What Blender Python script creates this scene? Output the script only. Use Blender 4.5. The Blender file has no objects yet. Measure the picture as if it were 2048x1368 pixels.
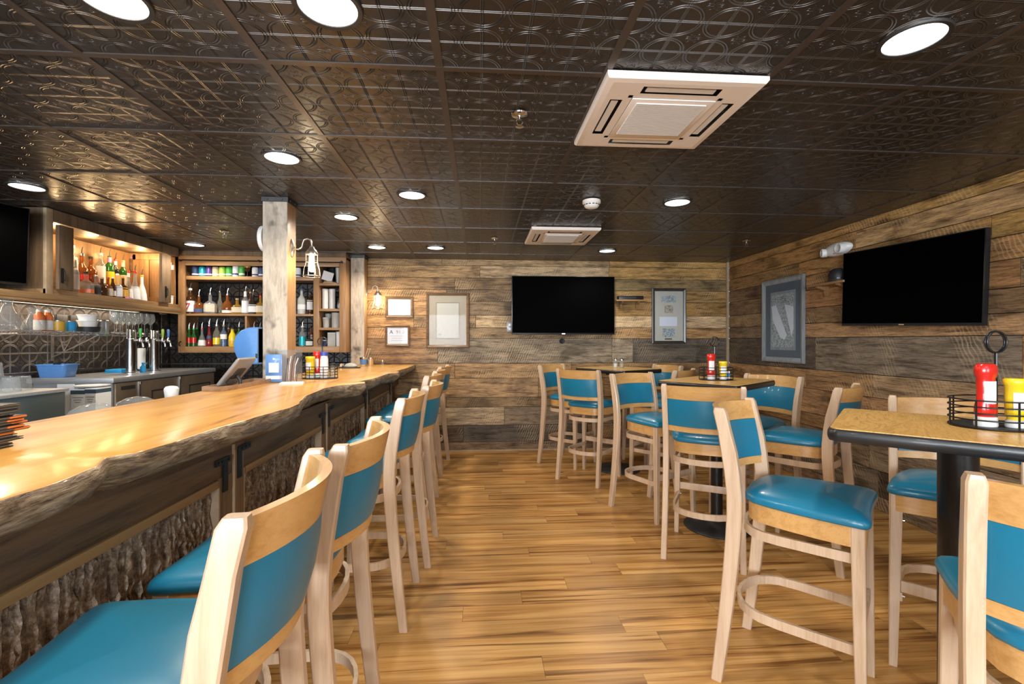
import bpy, bmesh, math, random
from mathutils import Vector, Matrix, noise as mnoise
random.seed(7)
PI = math.pi
SC = bpy.context.scene
COL = SC.collection

# ------------------------------------------------------------------ camera
F_PX, YAW, CAMZ, CEIL = 935.0, 0.0684, 1.30, 2.275
cam_d = bpy.data.cameras.new('camera')
cam = bpy.data.objects.new('camera', cam_d)
COL.objects.link(cam)
cam_d.sensor_width = 36.0
cam_d.sensor_fit = 'HORIZONTAL'
cam_d.lens = F_PX / 2048.0 * 36.0
cam_d.shift_y = -1.0 / 2048.0
cam_d.clip_start = 0.05
cam.location = (0, 0, CAMZ)
cam.rotation_euler = (PI / 2, 0, -YAW)
SC.camera = cam
SC.view_settings.view_transform = 'Standard'
SC.view_settings.look = 'None'
SC.view_settings.gamma = 1.0
SC.view_settings.use_curve_mapping = False
SC.view_settings.exposure = 0.42
SC.cycles.use_denoising = True
SC.cycles.max_bounces = 7
SC.cycles.diffuse_bounces = 3
SC.cycles.glossy_bounces = 3
SC.cycles.transmission_bounces = 5
SC.cycles.transparent_max_bounces = 14
SC.cycles.caustics_reflective = False
SC.cycles.caustics_refractive = False
SC.cycles.sample_clamp_indirect = 6.0

# room limits
XL, XR, YB, YF = -3.515, 3.06, 5.58, -3.2

# ------------------------------------------------------------------ world and lights
W = bpy.data.worlds.new('daylight'); SC.world = W; W.use_nodes = True
_bg = W.node_tree.nodes['Background']
_bg.inputs[0].default_value = (0.78, 0.88, 1.0, 1)
_bg.inputs[1].default_value = 3.0

def area_light(name, loc, rot, sx, sy, power, color):
    l = bpy.data.lights.new(name, 'AREA'); l.shape = 'RECTANGLE'
    l.size, l.size_y, l.energy, l.color = sx, sy, power, color
    o = bpy.data.objects.new(name, l); COL.objects.link(o)
    o.location = loc; o.rotation_euler = rot
    return o
def spot_light(name, loc, power, color, size=2.6, blend=.6, r=.07):
    l = bpy.data.lights.new(name, 'SPOT'); l.energy = power; l.color = color
    l.spot_size = size; l.spot_blend = blend; l.shadow_soft_size = r
    o = bpy.data.objects.new(name, l); COL.objects.link(o); o.location = loc
    return o
def point_light(name, loc, power, color, r=.02):
    l = bpy.data.lights.new(name, 'POINT'); l.energy = power; l.color = color; l.shadow_soft_size = r
    o = bpy.data.objects.new(name, l); COL.objects.link(o); o.location = loc
    return o
# daylight through the three windows of the wall behind the camera (window_1..3 below)
WINS = [(-3.2, -2.1), (-1.7, 0.1), (1.5, 2.6)]
WIN_W = (95, 105, 45)
for k, (a, b) in enumerate(WINS):
    area_light('window_daylight', ((a + b) / 2, YF + .06, 1.45), (PI / 2, 0, 0), b - a, 1.3, WIN_W[k] * (b - a), (.86, .93, 1.0))
# downlights in the ceiling: (x, y, power)
DOWN = [(-1.04, 1.40, 34), (-1.045, 2.55, 34), (-1.045, 3.73, 32), (-1.06, 4.90, 32), (-.44, 1.39, 20), (-.45, 3.14, 20),
        (-.46, 4.89, 18), (1.39, 1.41, 30), (1.375, 3.18, 28), (1.36, 4.93, 26), (-2.84, 3.14, 26), (-2.86, 4.90, 26),
        (-.43, -.5, 26), (1.39, -.5, 30), (-1.04, -.2, 22)]
WARM = (1.0, .86, .68)
for x, y, p in DOWN:
    spot_light('downlight_lamp', (x, y, CEIL - .03), p, WARM if x < -1 else (1, .93, .82), 2.75, .5, .06)

# ------------------------------------------------------------------ node helpers
class NT:
    def __init__(s, name):
        s.mat = bpy.data.materials.new(name); s.mat.use_nodes = True
        s.t = s.mat.node_tree; s.n = s.t.nodes; s.l = s.t.links
        s.b = s.n['Principled BSDF']
    def put(s, sock, v):
        if isinstance(v, bpy.types.NodeSocket): s.l.new(v, sock)
        elif v is not None:
            if sock.type == 'RGBA' and len(v) == 3: v = (*v, 1)
            sock.default_value = v
    def m(s, op, a, b=None, c=None, clamp=False):
        n = s.n.new('ShaderNodeMath'); n.operation = op; n.use_clamp = clamp
        s.put(n.inputs[0], a)
        if b is not None: s.put(n.inputs[1], b)
        if c is not None: s.put(n.inputs[2], c)
        return n.outputs[0]
    def obj(s):
        return s.n.new('ShaderNodeTexCoord').outputs['Object']
    def uv(s):
        return s.n.new('ShaderNodeTexCoord').outputs['UV']
    def sep(s, v):
        n = s.n.new('ShaderNodeSeparateXYZ'); s.put(n.inputs[0], v); return n.outputs
    def comb(s, x, y, z):
        n = s.n.new('ShaderNodeCombineXYZ')
        for i, v in enumerate((x, y, z)): s.put(n.inputs[i], v)
        return n.outputs[0]
    def map(s, v, scale=(1, 1, 1), loc=(0, 0, 0), rot=(0, 0, 0)):
        n = s.n.new('ShaderNodeMapping'); s.put(n.inputs[0], v)
        n.inputs['Location'].default_value = loc; n.inputs['Rotation'].default_value = rot; n.inputs['Scale'].default_value = scale
        return n.outputs[0]
    def noise(s, v, scale=5, detail=4, rough=.55, dist=0.0):
        n = s.n.new('ShaderNodeTexNoise'); s.put(n.inputs['Vector'], v)
        n.inputs['Scale'].default_value = scale; n.inputs['Detail'].default_value = detail
        n.inputs['Roughness'].default_value = rough; n.inputs['Distortion'].default_value = dist
        return n.outputs['Fac']
    def wave(s, v, scale=5, dist=2, detail=2, dscale=1, kind='BANDS', dirn='X'):
        n = s.n.new('ShaderNodeTexWave'); s.put(n.inputs['Vector'], v); n.wave_type = kind
        if kind == 'BANDS': n.bands_direction = dirn
        n.inputs['Scale'].default_value = scale; n.inputs['Distortion'].default_value = dist
        n.inputs['Detail'].default_value = detail; n.inputs['Detail Scale'].default_value = dscale
        return n.outputs['Fac']
    def white(s, v, col=False):
        n = s.n.new('ShaderNodeTexWhiteNoise'); n.noise_dimensions = '3D'; s.put(n.inputs['Vector'], v)
        return n.outputs['Color' if col else 'Value']
    def ramp(s, f, stops):
        n = s.n.new('ShaderNodeValToRGB'); s.put(n.inputs[0], f)
        e = n.color_ramp.elements
        while len(e) < len(stops): e.new(.5)
        for i, (p, c) in enumerate(stops): e[i].position = p; e[i].color = (*c, 1) if len(c) == 3 else c
        return n.outputs[0]
    def mix(s, f, a, b, mode='MIX'):
        n = s.n.new('ShaderNodeMix'); n.data_type = 'RGBA'; n.blend_type = mode
        s.put(n.inputs[0], f); s.put(n.inputs[6], a); s.put(n.inputs[7], b)
        return n.outputs[2]
    def attr(s, name):
        n = s.n.new('ShaderNodeAttribute'); n.attribute_name = name; return n
    def bump(s, h, strength=.3, dist=.01):
        n = s.n.new('ShaderNodeBump'); n.inputs['Strength'].default_value = strength
        n.inputs['Distance'].default_value = dist; s.put(n.inputs['Height'], h)
        s.l.new(n.outputs[0], s.b.inputs['Normal']); return n.outputs[0]
    def set(s, color=None, rough=None, metal=None, spec=None, coat=None, trans=None, coat_rough=None):
        if color is not None: s.put(s.b.inputs['Base Color'], color)
        if rough is not None: s.put(s.b.inputs['Roughness'], rough)
        if metal is not None: s.put(s.b.inputs['Metallic'], metal)
        if spec is not None: s.put(s.b.inputs['Specular IOR Level'], spec)
        if coat is not None: s.put(s.b.inputs['Coat Weight'], coat)
        if coat_rough is not None: s.put(s.b.inputs['Coat Roughness'], coat_rough)
        if trans is not None: s.put(s.b.inputs['Transmission Weight'], trans)
        return s.mat

def plain(name, color, rough=.5, metal=0.0, spec=.5, coat=0.0, var=.06, scale=30, bump=0.0):
    """a plain procedural finish: base colour with a faint noise and optional grain"""
    t = NT(name); o = t.obj()
    f = t.noise(o, scale, 3)
    c2 = tuple(max(0, c * (1 - var * 2.2)) for c in color)
    t.set(t.mix(f, color, c2), rough, metal, spec, coat)
    if bump: t.bump(t.noise(o, scale * 6, 2), bump, .002)
    return t.mat

def wood(name, light, dark, axis=2, rough=.4, coat=0.0, freq=9, stretch=14, bump=.1, spec=.5, knots=0.0):
    """plain sawn or lacquered wood with the grain running along one object axis"""
    t = NT(name); sc = [freq, freq, freq]; sc[axis] = freq / stretch
    v = t.map(t.obj(), tuple(sc))
    n1 = t.noise(v, 3.0, 5, .6, .6); n2 = t.noise(v, 14, 3, .7)
    f = t.m('ADD', t.m('MULTIPLY', n1, .7), t.m('MULTIPLY', n2, .4))
    col = t.ramp(f, [(.36, dark), (.62, light)])
    if knots:
        k = t.noise(t.obj(), 7, 2); kk = t.ramp(k, [(.30, (.06, .05, .045)), (.42, (1, 1, 1))])
        col = t.mix(knots, col, kk, 'MULTIPLY')
    t.set(col, rough, 0, spec, coat, coat_rough=.12)
    if bump: t.bump(n2, bump, .002)
    return t.mat

def glass(name, tint=(1, 1, 1), op=.12, rough=.03):
    """thin clear glass: tinted see-through body with a fresnel sheen"""
    t = NT(name)
    tr = t.n.new('ShaderNodeBsdfTransparent'); tr.inputs[0].default_value = (*tint, 1)
    t.set(tuple(c * (.6 if min(tint) > .8 else .75) for c in tint), rough, 0, .5, 1.0)
    lw = t.n.new('ShaderNodeLayerWeight'); lw.inputs[0].default_value = .35
    f = t.m('ADD', t.m('MULTIPLY', t.m('POWER', lw.outputs['Facing'], 2.5), .6), op, clamp=True)
    mx = t.n.new('ShaderNodeMixShader'); t.l.new(f, mx.inputs[0])
    t.l.new(tr.outputs[0], mx.inputs[1]); t.l.new(t.b.outputs[0], mx.inputs[2])
    t.l.new(mx.outputs[0], t.n['Material Output'].inputs[0])
    return t.mat

def glow(name, color, strength):
    t = NT(name); t.set((.9, .9, .9), .4)
    t.b.inputs['Emission Color'].default_value = (*color, 1); t.b.inputs['Emission Strength'].default_value = strength
    return t.mat

def tin(name, ax, cell, org, color, rough, metal=.6, strength=.5, dist=.006, edge=.55):
    """pressed tin: raised ribs on a square grid, rings round every crossing, leaf motifs"""
    t = NT(name); s = t.sep(t.obj())
    def q(i):
        v = t.m('DIVIDE', t.m('SUBTRACT', s[ax[i]], org[i]), cell[i])
        v = t.m('ADD', v, 1000.5)
        return t.m('SUBTRACT', t.m('FRACT', v), .5)      # -.5..+.5, 0 on a grid line
    x, y = q(0), q(1)
    ax_, ay_ = t.m('ABSOLUTE', x), t.m('ABSOLUTE', y)
    def ridge(d, c, w):                                    # bump of half width w round d == c
        return t.m('SUBTRACT', 1.0, t.m('DIVIDE', t.m('ABSOLUTE', t.m('SUBTRACT', d, c)), w), clamp=True)
    r = t.m('SQRT', t.m('ADD', t.m('MULTIPLY', x, x), t.m('MULTIPLY', y, y)))
    ribs = t.m('MAXIMUM', ridge(ax_, .022, .022), ridge(ay_, .022, .022))
    rings = t.m('MAXIMUM', ridge(r, .465, .022), ridge(r, .405, .022))
    # leaves: lobes on the diagonals inside the ring
    dx, dy = t.m('SUBTRACT', ax_, .17), t.m('SUBTRACT', ay_, .17)
    rl = t.m('SQRT', t.m('ADD', t.m('MULTIPLY', dx, dx), t.m('MULTIPLY', dy, dy)))
    an = t.m('ARCTAN2', dy, dx)
    lob = t.m('ADD', .055, t.m('MULTIPLY', t.m('SINE', t.m('MULTIPLY', an, 5.0)), .03))
    leaf = t.m('MULTIPLY', t.m('LESS_THAN', rl, lob), .55)
    ex, ey = t.m('SUBTRACT', ax_, .5), t.m('SUBTRACT', ay_, .5)
    re = t.m('SQRT', t.m('ADD', t.m('MULTIPLY', ex, ex), t.m('MULTIPLY', ey, ey)))
    an2 = t.m('ARCTAN2', ey, ex)
    lob2 = t.m('ADD', .10, t.m('MULTIPLY', t.m('SINE', t.m('MULTIPLY', an2, 8.0)), .05))
    leaf2 = t.m('MULTIPLY', ridge(re, lob2, .02), .6)
    h = t.m('MAXIMUM', t.m('MAXIMUM', ribs, rings), t.m('MAXIMUM', leaf, leaf2))
    h = t.m('ADD', h, t.m('MULTIPLY', t.noise(t.obj(), 2.2, 2), 1.2))
    relief_col = t.mix(t.m('MULTIPLY', t.m('MAXIMUM', ribs, rings), edge), color, tuple(min(1, c * 2.4) for c in color))  # ribs and rings get a paler colour than the flat ground
    t.set(relief_col, rough, metal, .5)
    t.bump(h, strength, dist)
    return t.mat

# ------------------------------------------------------------------ mesh helpers
class B:
    def __init__(s): s.bm = bmesh.new(); s.mi = 0
    def _f(s, vs):
        try:
            f = s.bm.faces.new(vs); f.material_index = s.mi; return f
        except ValueError: return None
    def box(s, x0, x1, y0, y1, z0, z1, bev=0.0, M=None):
        co = [(x, y, z) for z in (z0, z1) for y in (y0, y1) for x in (x0, x1)]
        v = [s.bm.verts.new(M @ Vector(c) if M else c) for c in co]
        fs = [s._f([v[i] for i in q]) for q in ((0, 2, 3, 1), (4, 5, 7, 6), (0, 1, 5, 4), (2, 6, 7, 3), (0, 4, 6, 2), (1, 3, 7, 5))]
        if bev > 0:
            es = list({e for f in fs for e in f.edges})
            r = bmesh.ops.bevel(s.bm, geom=es, offset=bev, segments=2, profile=.6, affect='EDGES')
            for f in r['faces']: f.material_index = s.mi
        return s
    def lathe(s, prof, seg=20, c=(0, 0, 0), M=None, sx=1, sy=1, cap=True, closed=False):
        """revolve [(r,z)...] about z"""
        rings = []
        for r, z in prof:
            ring = []
            for k in range(seg):
                a = 2 * PI * k / seg
                p = Vector((c[0] + r * sx * math.cos(a), c[1] + r * sy * math.sin(a), c[2] + z))
                ring.append(s.bm.verts.new(M @ p if M else p))
            rings.append(ring)
        n = len(rings)
        for i in range(n if closed else n - 1):
            a, b = rings[i], rings[(i + 1) % n]
            for k in range(seg):
                s._f([a[k], a[(k + 1) % seg], b[(k + 1) % seg], b[k]])
        if cap and not closed:
            s._f(rings[0][::-1]); s._f(rings[-1])
        return s
    def cyl(s, p0, p1, r0, r1=None, seg=14):
        p0, p1 = Vector(p0), Vector(p1); d = p1 - p0
        q = Vector((0, 0, 1)).rotation_difference(d.normalized()).to_matrix().to_4x4()
        M = Matrix.Translation(p0) @ q
        return s.lathe([(r0, 0), (r0 if r1 is None else r1, d.length)], seg, M=M)
    def tube(s, pts, r, seg=8, closed=False):
        pts = [Vector(p) for p in pts]; n = len(pts); rings = []
        up = None
        for i, p in enumerate(pts):
            a = pts[(i - 1) % n] if (closed or i > 0) else p
            b = pts[(i + 1) % n] if (closed or i < n - 1) else p
            t = (b - a).normalized()
            if up is None:
                up = Vector((0, 0, 1)) if abs(t.z) < .9 else Vector((1, 0, 0))
            u = (up - t * up.dot(t)).normalized(); w = t.cross(u); up = u
            rr = r[i] if isinstance(r, (list, tuple)) else r
            rings.append([s.bm.verts.new(p + (u * math.cos(2 * PI * k / seg) + w * math.sin(2 * PI * k / seg)) * rr) for k in range(seg)])
        for i in range(n if closed else n - 1):
            a, b = rings[i], rings[(i + 1) % n]
            for k in range(seg): s._f([a[k], a[(k + 1) % seg], b[(k + 1) % seg], b[k]])
        if not closed: s._f(rings[0][::-1]); s._f(rings[-1])
        return s
    def sweep(s, frames, closed=False):
        """frames: list of equal-length vertex loops"""
        R = [[s.bm.verts.new(p) for p in f] for f in frames]; n = len(R); m = len(R[0])
        for i in range(n if closed else n - 1):
            a, b = R[i], R[(i + 1) % n]
            for k in range(m): s._f([a[k], a[(k + 1) % m], b[(k + 1) % m], b[k]])
        if not closed: s._f(R[0][::-1]); s._f(R[-1])
        return s
    def prism(s, poly, z0, z1, M=None):
        a = [s.bm.verts.new(M @ Vector((x, y, z0)) if M else (x, y, z0)) for x, y in poly]
        b = [s.bm.verts.new(M @ Vector((x, y, z1)) if M else (x, y, z1)) for x, y in poly]
        n = len(poly); s._f(a[::-1]); s._f(b)
        for k in range(n): s._f([a[k], a[(k + 1) % n], b[(k + 1) % n], b[k]])
        return s
    def mesh(s, name, mats, smooth=40):
        bmesh.ops.recalc_face_normals(s.bm, faces=s.bm.faces)
        me = bpy.data.meshes.new(name); s.bm.to_mesh(me); s.bm.free()
        for m in (mats if isinstance(mats, (list, tuple)) else [mats]): me.materials.append(m)
        if smooth:
            me.polygons.foreach_set('use_smooth', [True] * len(me.polygons))
            try: me.set_sharp_from_angle(angle=math.radians(smooth))
            except Exception: pass
        return me

def obj(name, b, mats=None, parent=None, smooth=40):
    me = b if isinstance(b, bpy.types.Mesh) else b.mesh(name, mats, smooth)
    o = bpy.data.objects.new(name, me); COL.objects.link(o)
    if parent: o.parent = parent
    return o
def tag(o, label, cat=None, group=None):
    o['label'] = label
    if cat: o['category'] = cat
    if group: o['group'] = group
    return o
def thing(name, label, cat, loc=(0, 0, 0), rz=0.0, group=None, rot=None):
    o = bpy.data.objects.new(name, None); COL.objects.link(o); o.empty_display_size = .05
    o.location = loc; o.rotation_euler = rot or (0, 0, rz)
    return tag(o, label, cat, group)
def struct(name, b, mats, parent=None, smooth=40):
    o = obj(name, b, mats, parent, smooth)
    if not parent: o['kind'] = 'structure'
    return o
def dup(root, loc, rz, label, group=None):
    r = root.copy(); COL.objects.link(r); r.location = loc; r.rotation_euler = (0, 0, rz)
    r['label'] = label
    if group: r['group'] = group
    for ch in root.children:
        c = ch.copy(); COL.objects.link(c); c.parent = r
        for g in ch.children:
            d = g.copy(); COL.objects.link(d); d.parent = c
    return r
def text(name, body, size, mat, parent, M, ext=.0006, align='CENTER'):
    cu = bpy.data.curves.new(name, 'FONT'); cu.body = body; cu.size = size; cu.align_x = align; cu.align_y = 'CENTER'; cu.extrude = ext
    cu.resolution_u = 2
    tmp = bpy.data.objects.new(name + '_src', cu); COL.objects.link(tmp)
    bpy.context.view_layer.update()
    me = bpy.data.meshes.new_from_object(tmp.evaluated_get(bpy.context.evaluated_depsgraph_get()))
    bpy.data.objects.remove(tmp); bpy.data.curves.remove(cu)
    me.materials.clear(); me.materials.append(mat)
    o = bpy.data.objects.new(name, me); COL.objects.link(o); o.parent = parent
    o.matrix_local = M
    return o
def arc(cx, cy, r, a0, a1, n):
    return [(cx + r * math.cos(a0 + (a1 - a0) * k / n), cy + r * math.sin(a0 + (a1 - a0) * k / n)) for k in range(n + 1)]
def lerp(pts, t):
    for (a, va), (b, vb) in zip(pts, pts[1:]):
        if t <= b:
            f = max(0, (t - a) / (b - a)); f = f * f * (3 - 2 * f) * .5 + f * .5
            return va + (vb - va) * f
    return pts[-1][1]
_c, _s = math.cos(YAW), math.sin(YAW)
def ray_y(px, X):
    """depth at which the vertical plane x=X is met by an image column: used to read positions along a wall"""
    a = (px - 1024) / F_PX; return X / (a * _c + _s) * (_c - a * _s)
def ray_x(px, Y):
    a = (px - 1024) / F_PX; return Y / (_c - a * _s) * (a * _c + _s)

# ------------------------------------------------------------------ materials
M = {}
M['beech'] = wood('pale_beech', (.60, .435, .30), (.47, .315, .195), 2, .38, .25, 10, 16, .05)
M['rail'] = wood('lacquered_beech_rail', (.60, .34, .125), (.46, .235, .07), 0, .3, .4, 10, 14, .03)
M['teal'] = plain('teal_vinyl', (.009, .175, .30), .34, 0, .5, .15, .05, 60, .05)
M['black'] = plain('black_enamel', (.012, .012, .013), .35, 0, .5, .1)
M['matte_black'] = plain('matte_black_plastic', (.02, .02, .021), .55)
M['screen'] = plain('tv_screen_glass', (.0004, .0004, .0005), .6, 0, .02, 0, 0)
M['bezel'] = plain('tv_bezel', (.02, .022, .025), .25, .3)
M['chrome'] = plain('polished_steel', (.78, .79, .8), .12, 1, .5, 0, .02)
M['steel'] = NT('brushed_steel'); _t = M['steel']
_t.set(_t.ramp(_t.noise(_t.map(_t.obj(), (2, 60, 60)), 4, 3), [(.3, (.40, .42, .44)), (.7, (.60, .62, .65))]), .33, .7); M['steel'] = _t.mat
M['darksteel'] = plain('dark_steel_front', (.30, .235, .17), .36, .6, .5, 0, .25, 5)
M['tealsteel'] = plain('bar_sink_back_steel', (.20, .27, .28), .25, .85, .5, 0, .2, 3)
M['iron'] = plain('black_iron', (.018, .017, .016), .45, .6)
M['white'] = plain('white_plastic', (.82, .82, .80), .4, 0, .5, .1, .02)
M['cream'] = plain('cream_plastic', (.90, .84, .78), .45, 0, .5, 0, .02)
M['paper'] = plain('white_paper', (.84, .85, .86), .8, 0, .3, 0, .04)
M['mat_cream'] = plain('cream_mount', (.62, .57, .45), .8, 0, .3, 0, .04)
M['mat_tan'] = plain('tan_parchment', (.50, .40, .26), .8, 0, .3, 0, .08)
M['mat_blue'] = plain('slate_mount', (.06, .10, .14), .7, 0, .3, 0, .15)
M['photo_grey'] = NT('faded_photo_print'); _t = M['photo_grey']
_t.set(_t.ramp(_t.noise(_t.obj(), 60, 5, .7), [(.35, (.10, .13, .12)), (.6, (.55, .6, .57))]), .6); M['photo_grey'] = _t.mat
M['photo_brown'] = NT('sepia_photo_print'); _t = M['photo_brown']
_t.set(_t.ramp(_t.noise(_t.obj(), 55, 5, .7), [(.38, (.16, .11, .07)), (.6, (.6, .5, .36))]), .6); M['photo_brown'] = _t.mat
M['pewter'] = wood('pewter_frame_moulding', (.30, .33, .35), (.17, .19, .20), 2, .35, .2, 8, 10, .05)
M['walnut'] = wood('dark_walnut_frame', (.20, .12, .065), (.09, .05, .028), 0, .35, .3, 8, 10, .05)
M['blackframe'] = wood('black_brown_frame', (.055, .045, .04), (.02, .017, .015), 2, .35, .2, 8, 10, .05)
M['cabinet'] = wood('cabinet_pine', (.37, .205, .088), (.19, .10, .04), 2, .5, .1, 6, 14, .15, .4)
M['cabinet_x'] = wood('cabinet_pine_boards', (.39, .225, .10), (.21, .115, .048), 0, .5, .1, 6, 14, .15, .4)
M['cabinet_y'] = wood('wall_cabinet_boards', (.34, .21, .098), (.165, .098, .043), 1, .5, .1, 6, 14, .15, .4)
M['olddark'] = wood('dark_reclaimed_board', (.17, .115, .07), (.07, .047, .03), 2, .6, 0, 5, 12, .3, .3)
M['bar_board'] = wood('bar_front_board', (.115, .068, .035), (.035, .021, .012), 1, .55, .05, 6, 14, .3, .35)
M['bar_stile'] = wood('bar_front_stile', (.17, .10, .05), (.06, .036, .02), 2, .55, .05, 6, 14, .3, .35)
M['bar_mould'] = wood('sawn_moulding', (.25, .15, .062), (.15, .085, .04), 1, .5, .1, 5, 12, .3, .35)
M['endgrain'] = plain('pale_sawn_edge', (.50, .38, .25), .6, 0, .3, 0, .2, 20)
M['timber'] = wood('weathered_timber_post', (.55, .48, .39), (.27, .225, .175), 2, .65, 0, 4, 5, .5, .3, knots=.75)
M['timber_lamplit'] = wood('lamplit_timber_side', (.50, .30, .14), (.36, .19, .08), 2, .5, .1, 5, 10, .2)  # post's right face: the lamp's orange glow is painted into the wood colour
M['galv'] = plain('galvanised_bracket', (.10, .10, .10), .5, .7, .5, 0, .3, 12)
M['lamp_metal'] = plain('antique_pewter_lamp', (.42, .38, .33), .35, .9, .5, 0, .1)
M['bulb'] = glow('edison_bulb', (1, .80, .50), 45)
M['lens'] = glow('downlight_lens', (1, .97, .92), 2.2)
M['lens_hot'] = glow('warm_downlight_lens', (1, .93, .80), 5.5)
M['strip'] = glow('light_strip_diffuser', (1, .76, .48), 1.6)
M['puck'] = glow('puck_light_lens', (1, .72, .38), 6)
M['red'] = plain('red_squeeze_plastic', (.62, .018, .012), .25, 0, .5, .3, .03)
M['yellow'] = plain('yellow_squeeze_plastic', (.80, .60, .02), .3, 0, .5, .3, .03)
M['orange'] = plain('orange_juice', (.80, .20, .05), .3, 0, .5, .2, .05)
M['blue'] = plain('translucent_blue_plastic', (.10, .27, .62), .35, 0, .5, .2, .08)
M['skyblue'] = plain('sky_blue_cloth', (.03, .36, .75), .6, 0, .4, 0, .1)
M['royal'] = plain('royal_blue_lid', (.05, .08, .42), .4)
M['navy'] = plain('navy_print', (.03, .06, .16), .5)
M['green'] = plain('green_print', (.05, .38, .06), .4)
M['lime'] = plain('lime_print', (.35, .58, .08), .4)
M['aqua'] = plain('aqua_print', (.02, .40, .50), .35, .3)
M['purple'] = plain('violet_print', (.12, .08, .32), .35, .3)
M['kraft'] = plain('kraft_print', (.55, .45, .28), .5)
M['gold'] = plain('amber_print', (.72, .42, .04), .4)
M['pink'] = plain('pink_packets', (.65, .25, .50), .6)
M['cork'] = plain('natural_cork', (.55, .38, .22), .7)
M['ink'] = plain('black_ink', (.015, .015, .015), .7)
M['inkgrey'] = plain('grey_ink', (.30, .32, .34), .7)
M['frost'] = plain('frosted_plastic', (.50, .51, .48), .35, 0, .5, .1, .05)
M['menu'] = plain('menu_cover', (.035, .035, .04), .35, 0, .5, .2)
M['tray_wood'] = wood('tray_walnut', (.34, .21, .12), (.19, .11, .06), 0, .45, .1, 8, 12, .1)
M['device'] = plain('grey_tablet_shell', (.27, .255, .25), .4)
M['clear'] = glass('clear_glass', (.93, .95, .95), .20)
M['acrylic'] = glass('acrylic_sheet', (.95, .97, 1.0), .04)
M['g_green'] = glass('green_bottle_glass', (.10, .42, .10), .30)
M['g_amber'] = glass('amber_spirit', (.62, .22, .05), .30)
M['g_brown'] = glass('brown_bottle_glass', (.20, .08, .03), .40)
M['g_pale'] = glass('pale_spirit', (.90, .86, .72), .15)
M['g_blue'] = glass('blue_tinted_glass', (.45, .60, .85), .22)
M['g_dark'] = glass('dark_bottle_glass', (.06, .05, .05), .5)
M['g_gold'] = glass('golden_spirit', (.85, .55, .12), .28)
M['g_red'] = glass('red_spirit', (.70, .06, .04), .30)
M['rubber'] = plain('dark_rubber', (.02, .02, .02), .7)
M['rod'] = plain('dark_pourer', (.05, .05, .05), .3, .8)

# ------------------------------------------------------------------ structure: floor
t = NT('laminate_floor'); s_ = t.sep(t.obj())
PW, PL = .128, 1.22
row = t.m('FLOOR', t.m('DIVIDE', s_[1], PW))
shift = t.m('MULTIPLY', t.white(t.comb(row, 3.1, 0)), PL)
xs = t.m('DIVIDE', t.m('ADD', s_[0], shift), PL); pid = t.m('FLOOR', xs)
rnd = t.white(t.comb(row, pid, 7.7), True); rs = t.sep(rnd)
gx = t.m('ADD', s_[0], t.m('MULTIPLY', rs[0], 40)); gy = t.m('ADD', s_[1], t.m('MULTIPLY', rs[1], 20))
vv = t.comb(gx, gy, 0)
big = t.noise(t.map(vv, (.45, 8, 1)), 1.5, 4, .5, 1.2)
fine = t.noise(t.map(vv, (1.0, 40, 1)), 2.0, 4, .6, .5)
base = t.ramp(t.m('ADD', t.m('MULTIPLY', big, .75), t.m('MULTIPLY', fine, .3)),
              [(.34, (.20, .085, .022)), (.43, (.37, .18, .05)), (.52, (.51, .27, .082)), (.66, (.63, .375, .14))])
streak = t.ramp(t.noise(t.map(vv, (.30, 9, 1)), 1.9, 4, .5, 2.0), [(.30, (.22, .16, .11)), (.385, (.62, .52, .42)), (.44, (1, 1, 1))])
col = t.mix(.85, base, streak, 'MULTIPLY')
tone = t.ramp(rs[2], [(0, (.78, .74, .68)), (.5, (.98, .95, .9)), (1, (1.18, 1.15, 1.1))])
col = t.mix(1.0, col, tone, 'MULTIPLY')
fy = t.m('FRACT', t.m('DIVIDE', s_[1], PW)); fx = t.m('FRACT', xs)
seam = t.m('MAXIMUM', t.m('LESS_THAN', fy, .014), t.m('LESS_THAN', fx, .0018))
col = t.mix(t.m('MULTIPLY', seam, .6), col, (.07, .035, .012))
t.set(col, .36, 0, .45); t.bump(fine, .05, .001)
M['floor'] = t.mat
b = B(); b.box(XL - .1, XR + .1, YF - .1, YB + .1, -.1, 0)
struct('floor', b, M['floor'])

# ------------------------------------------------------------------ structure: ceiling with pressed-tin tiles in a lay-in grid
GX, GY, GX0, GY0 = .602, .588, .458, 1.680
M['ceil'] = tin('pressed_tin_ceiling', (0, 1), (GX / 4, GY / 4), (GX0, GY0), (.070, .063, .058), .29, .6, .9, .008)
M['tbar'] = plain('bronze_ceiling_bar', (.12, .10, .088), .36, .6)
b = B(); b.box(XL - .1, XR + .1, YF - .1, YB + .1, CEIL, CEIL + .1)
struct('ceiling', b, M['ceil'])
b = B()
x = GX0 - 8 * GX
while x < XR:
    if x > XL + .02: b.box(x - .014, x + .014, YF, YB - .002, CEIL - .004, CEIL + .01)
    x += GX
y = GY0 - 8 * GY
while y < YB - .02:
    b.box(XL, XR - .002, y - .012, y + .012, CEIL - .0045, CEIL + .01); y += GY
struct('trim_1', b, M['tbar'])
b = B(); b.box(-1.9, -.95, 3.426, 3.454, CEIL - .009, CEIL + .005)
struct('trim_2', b, M['galv'])

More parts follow.
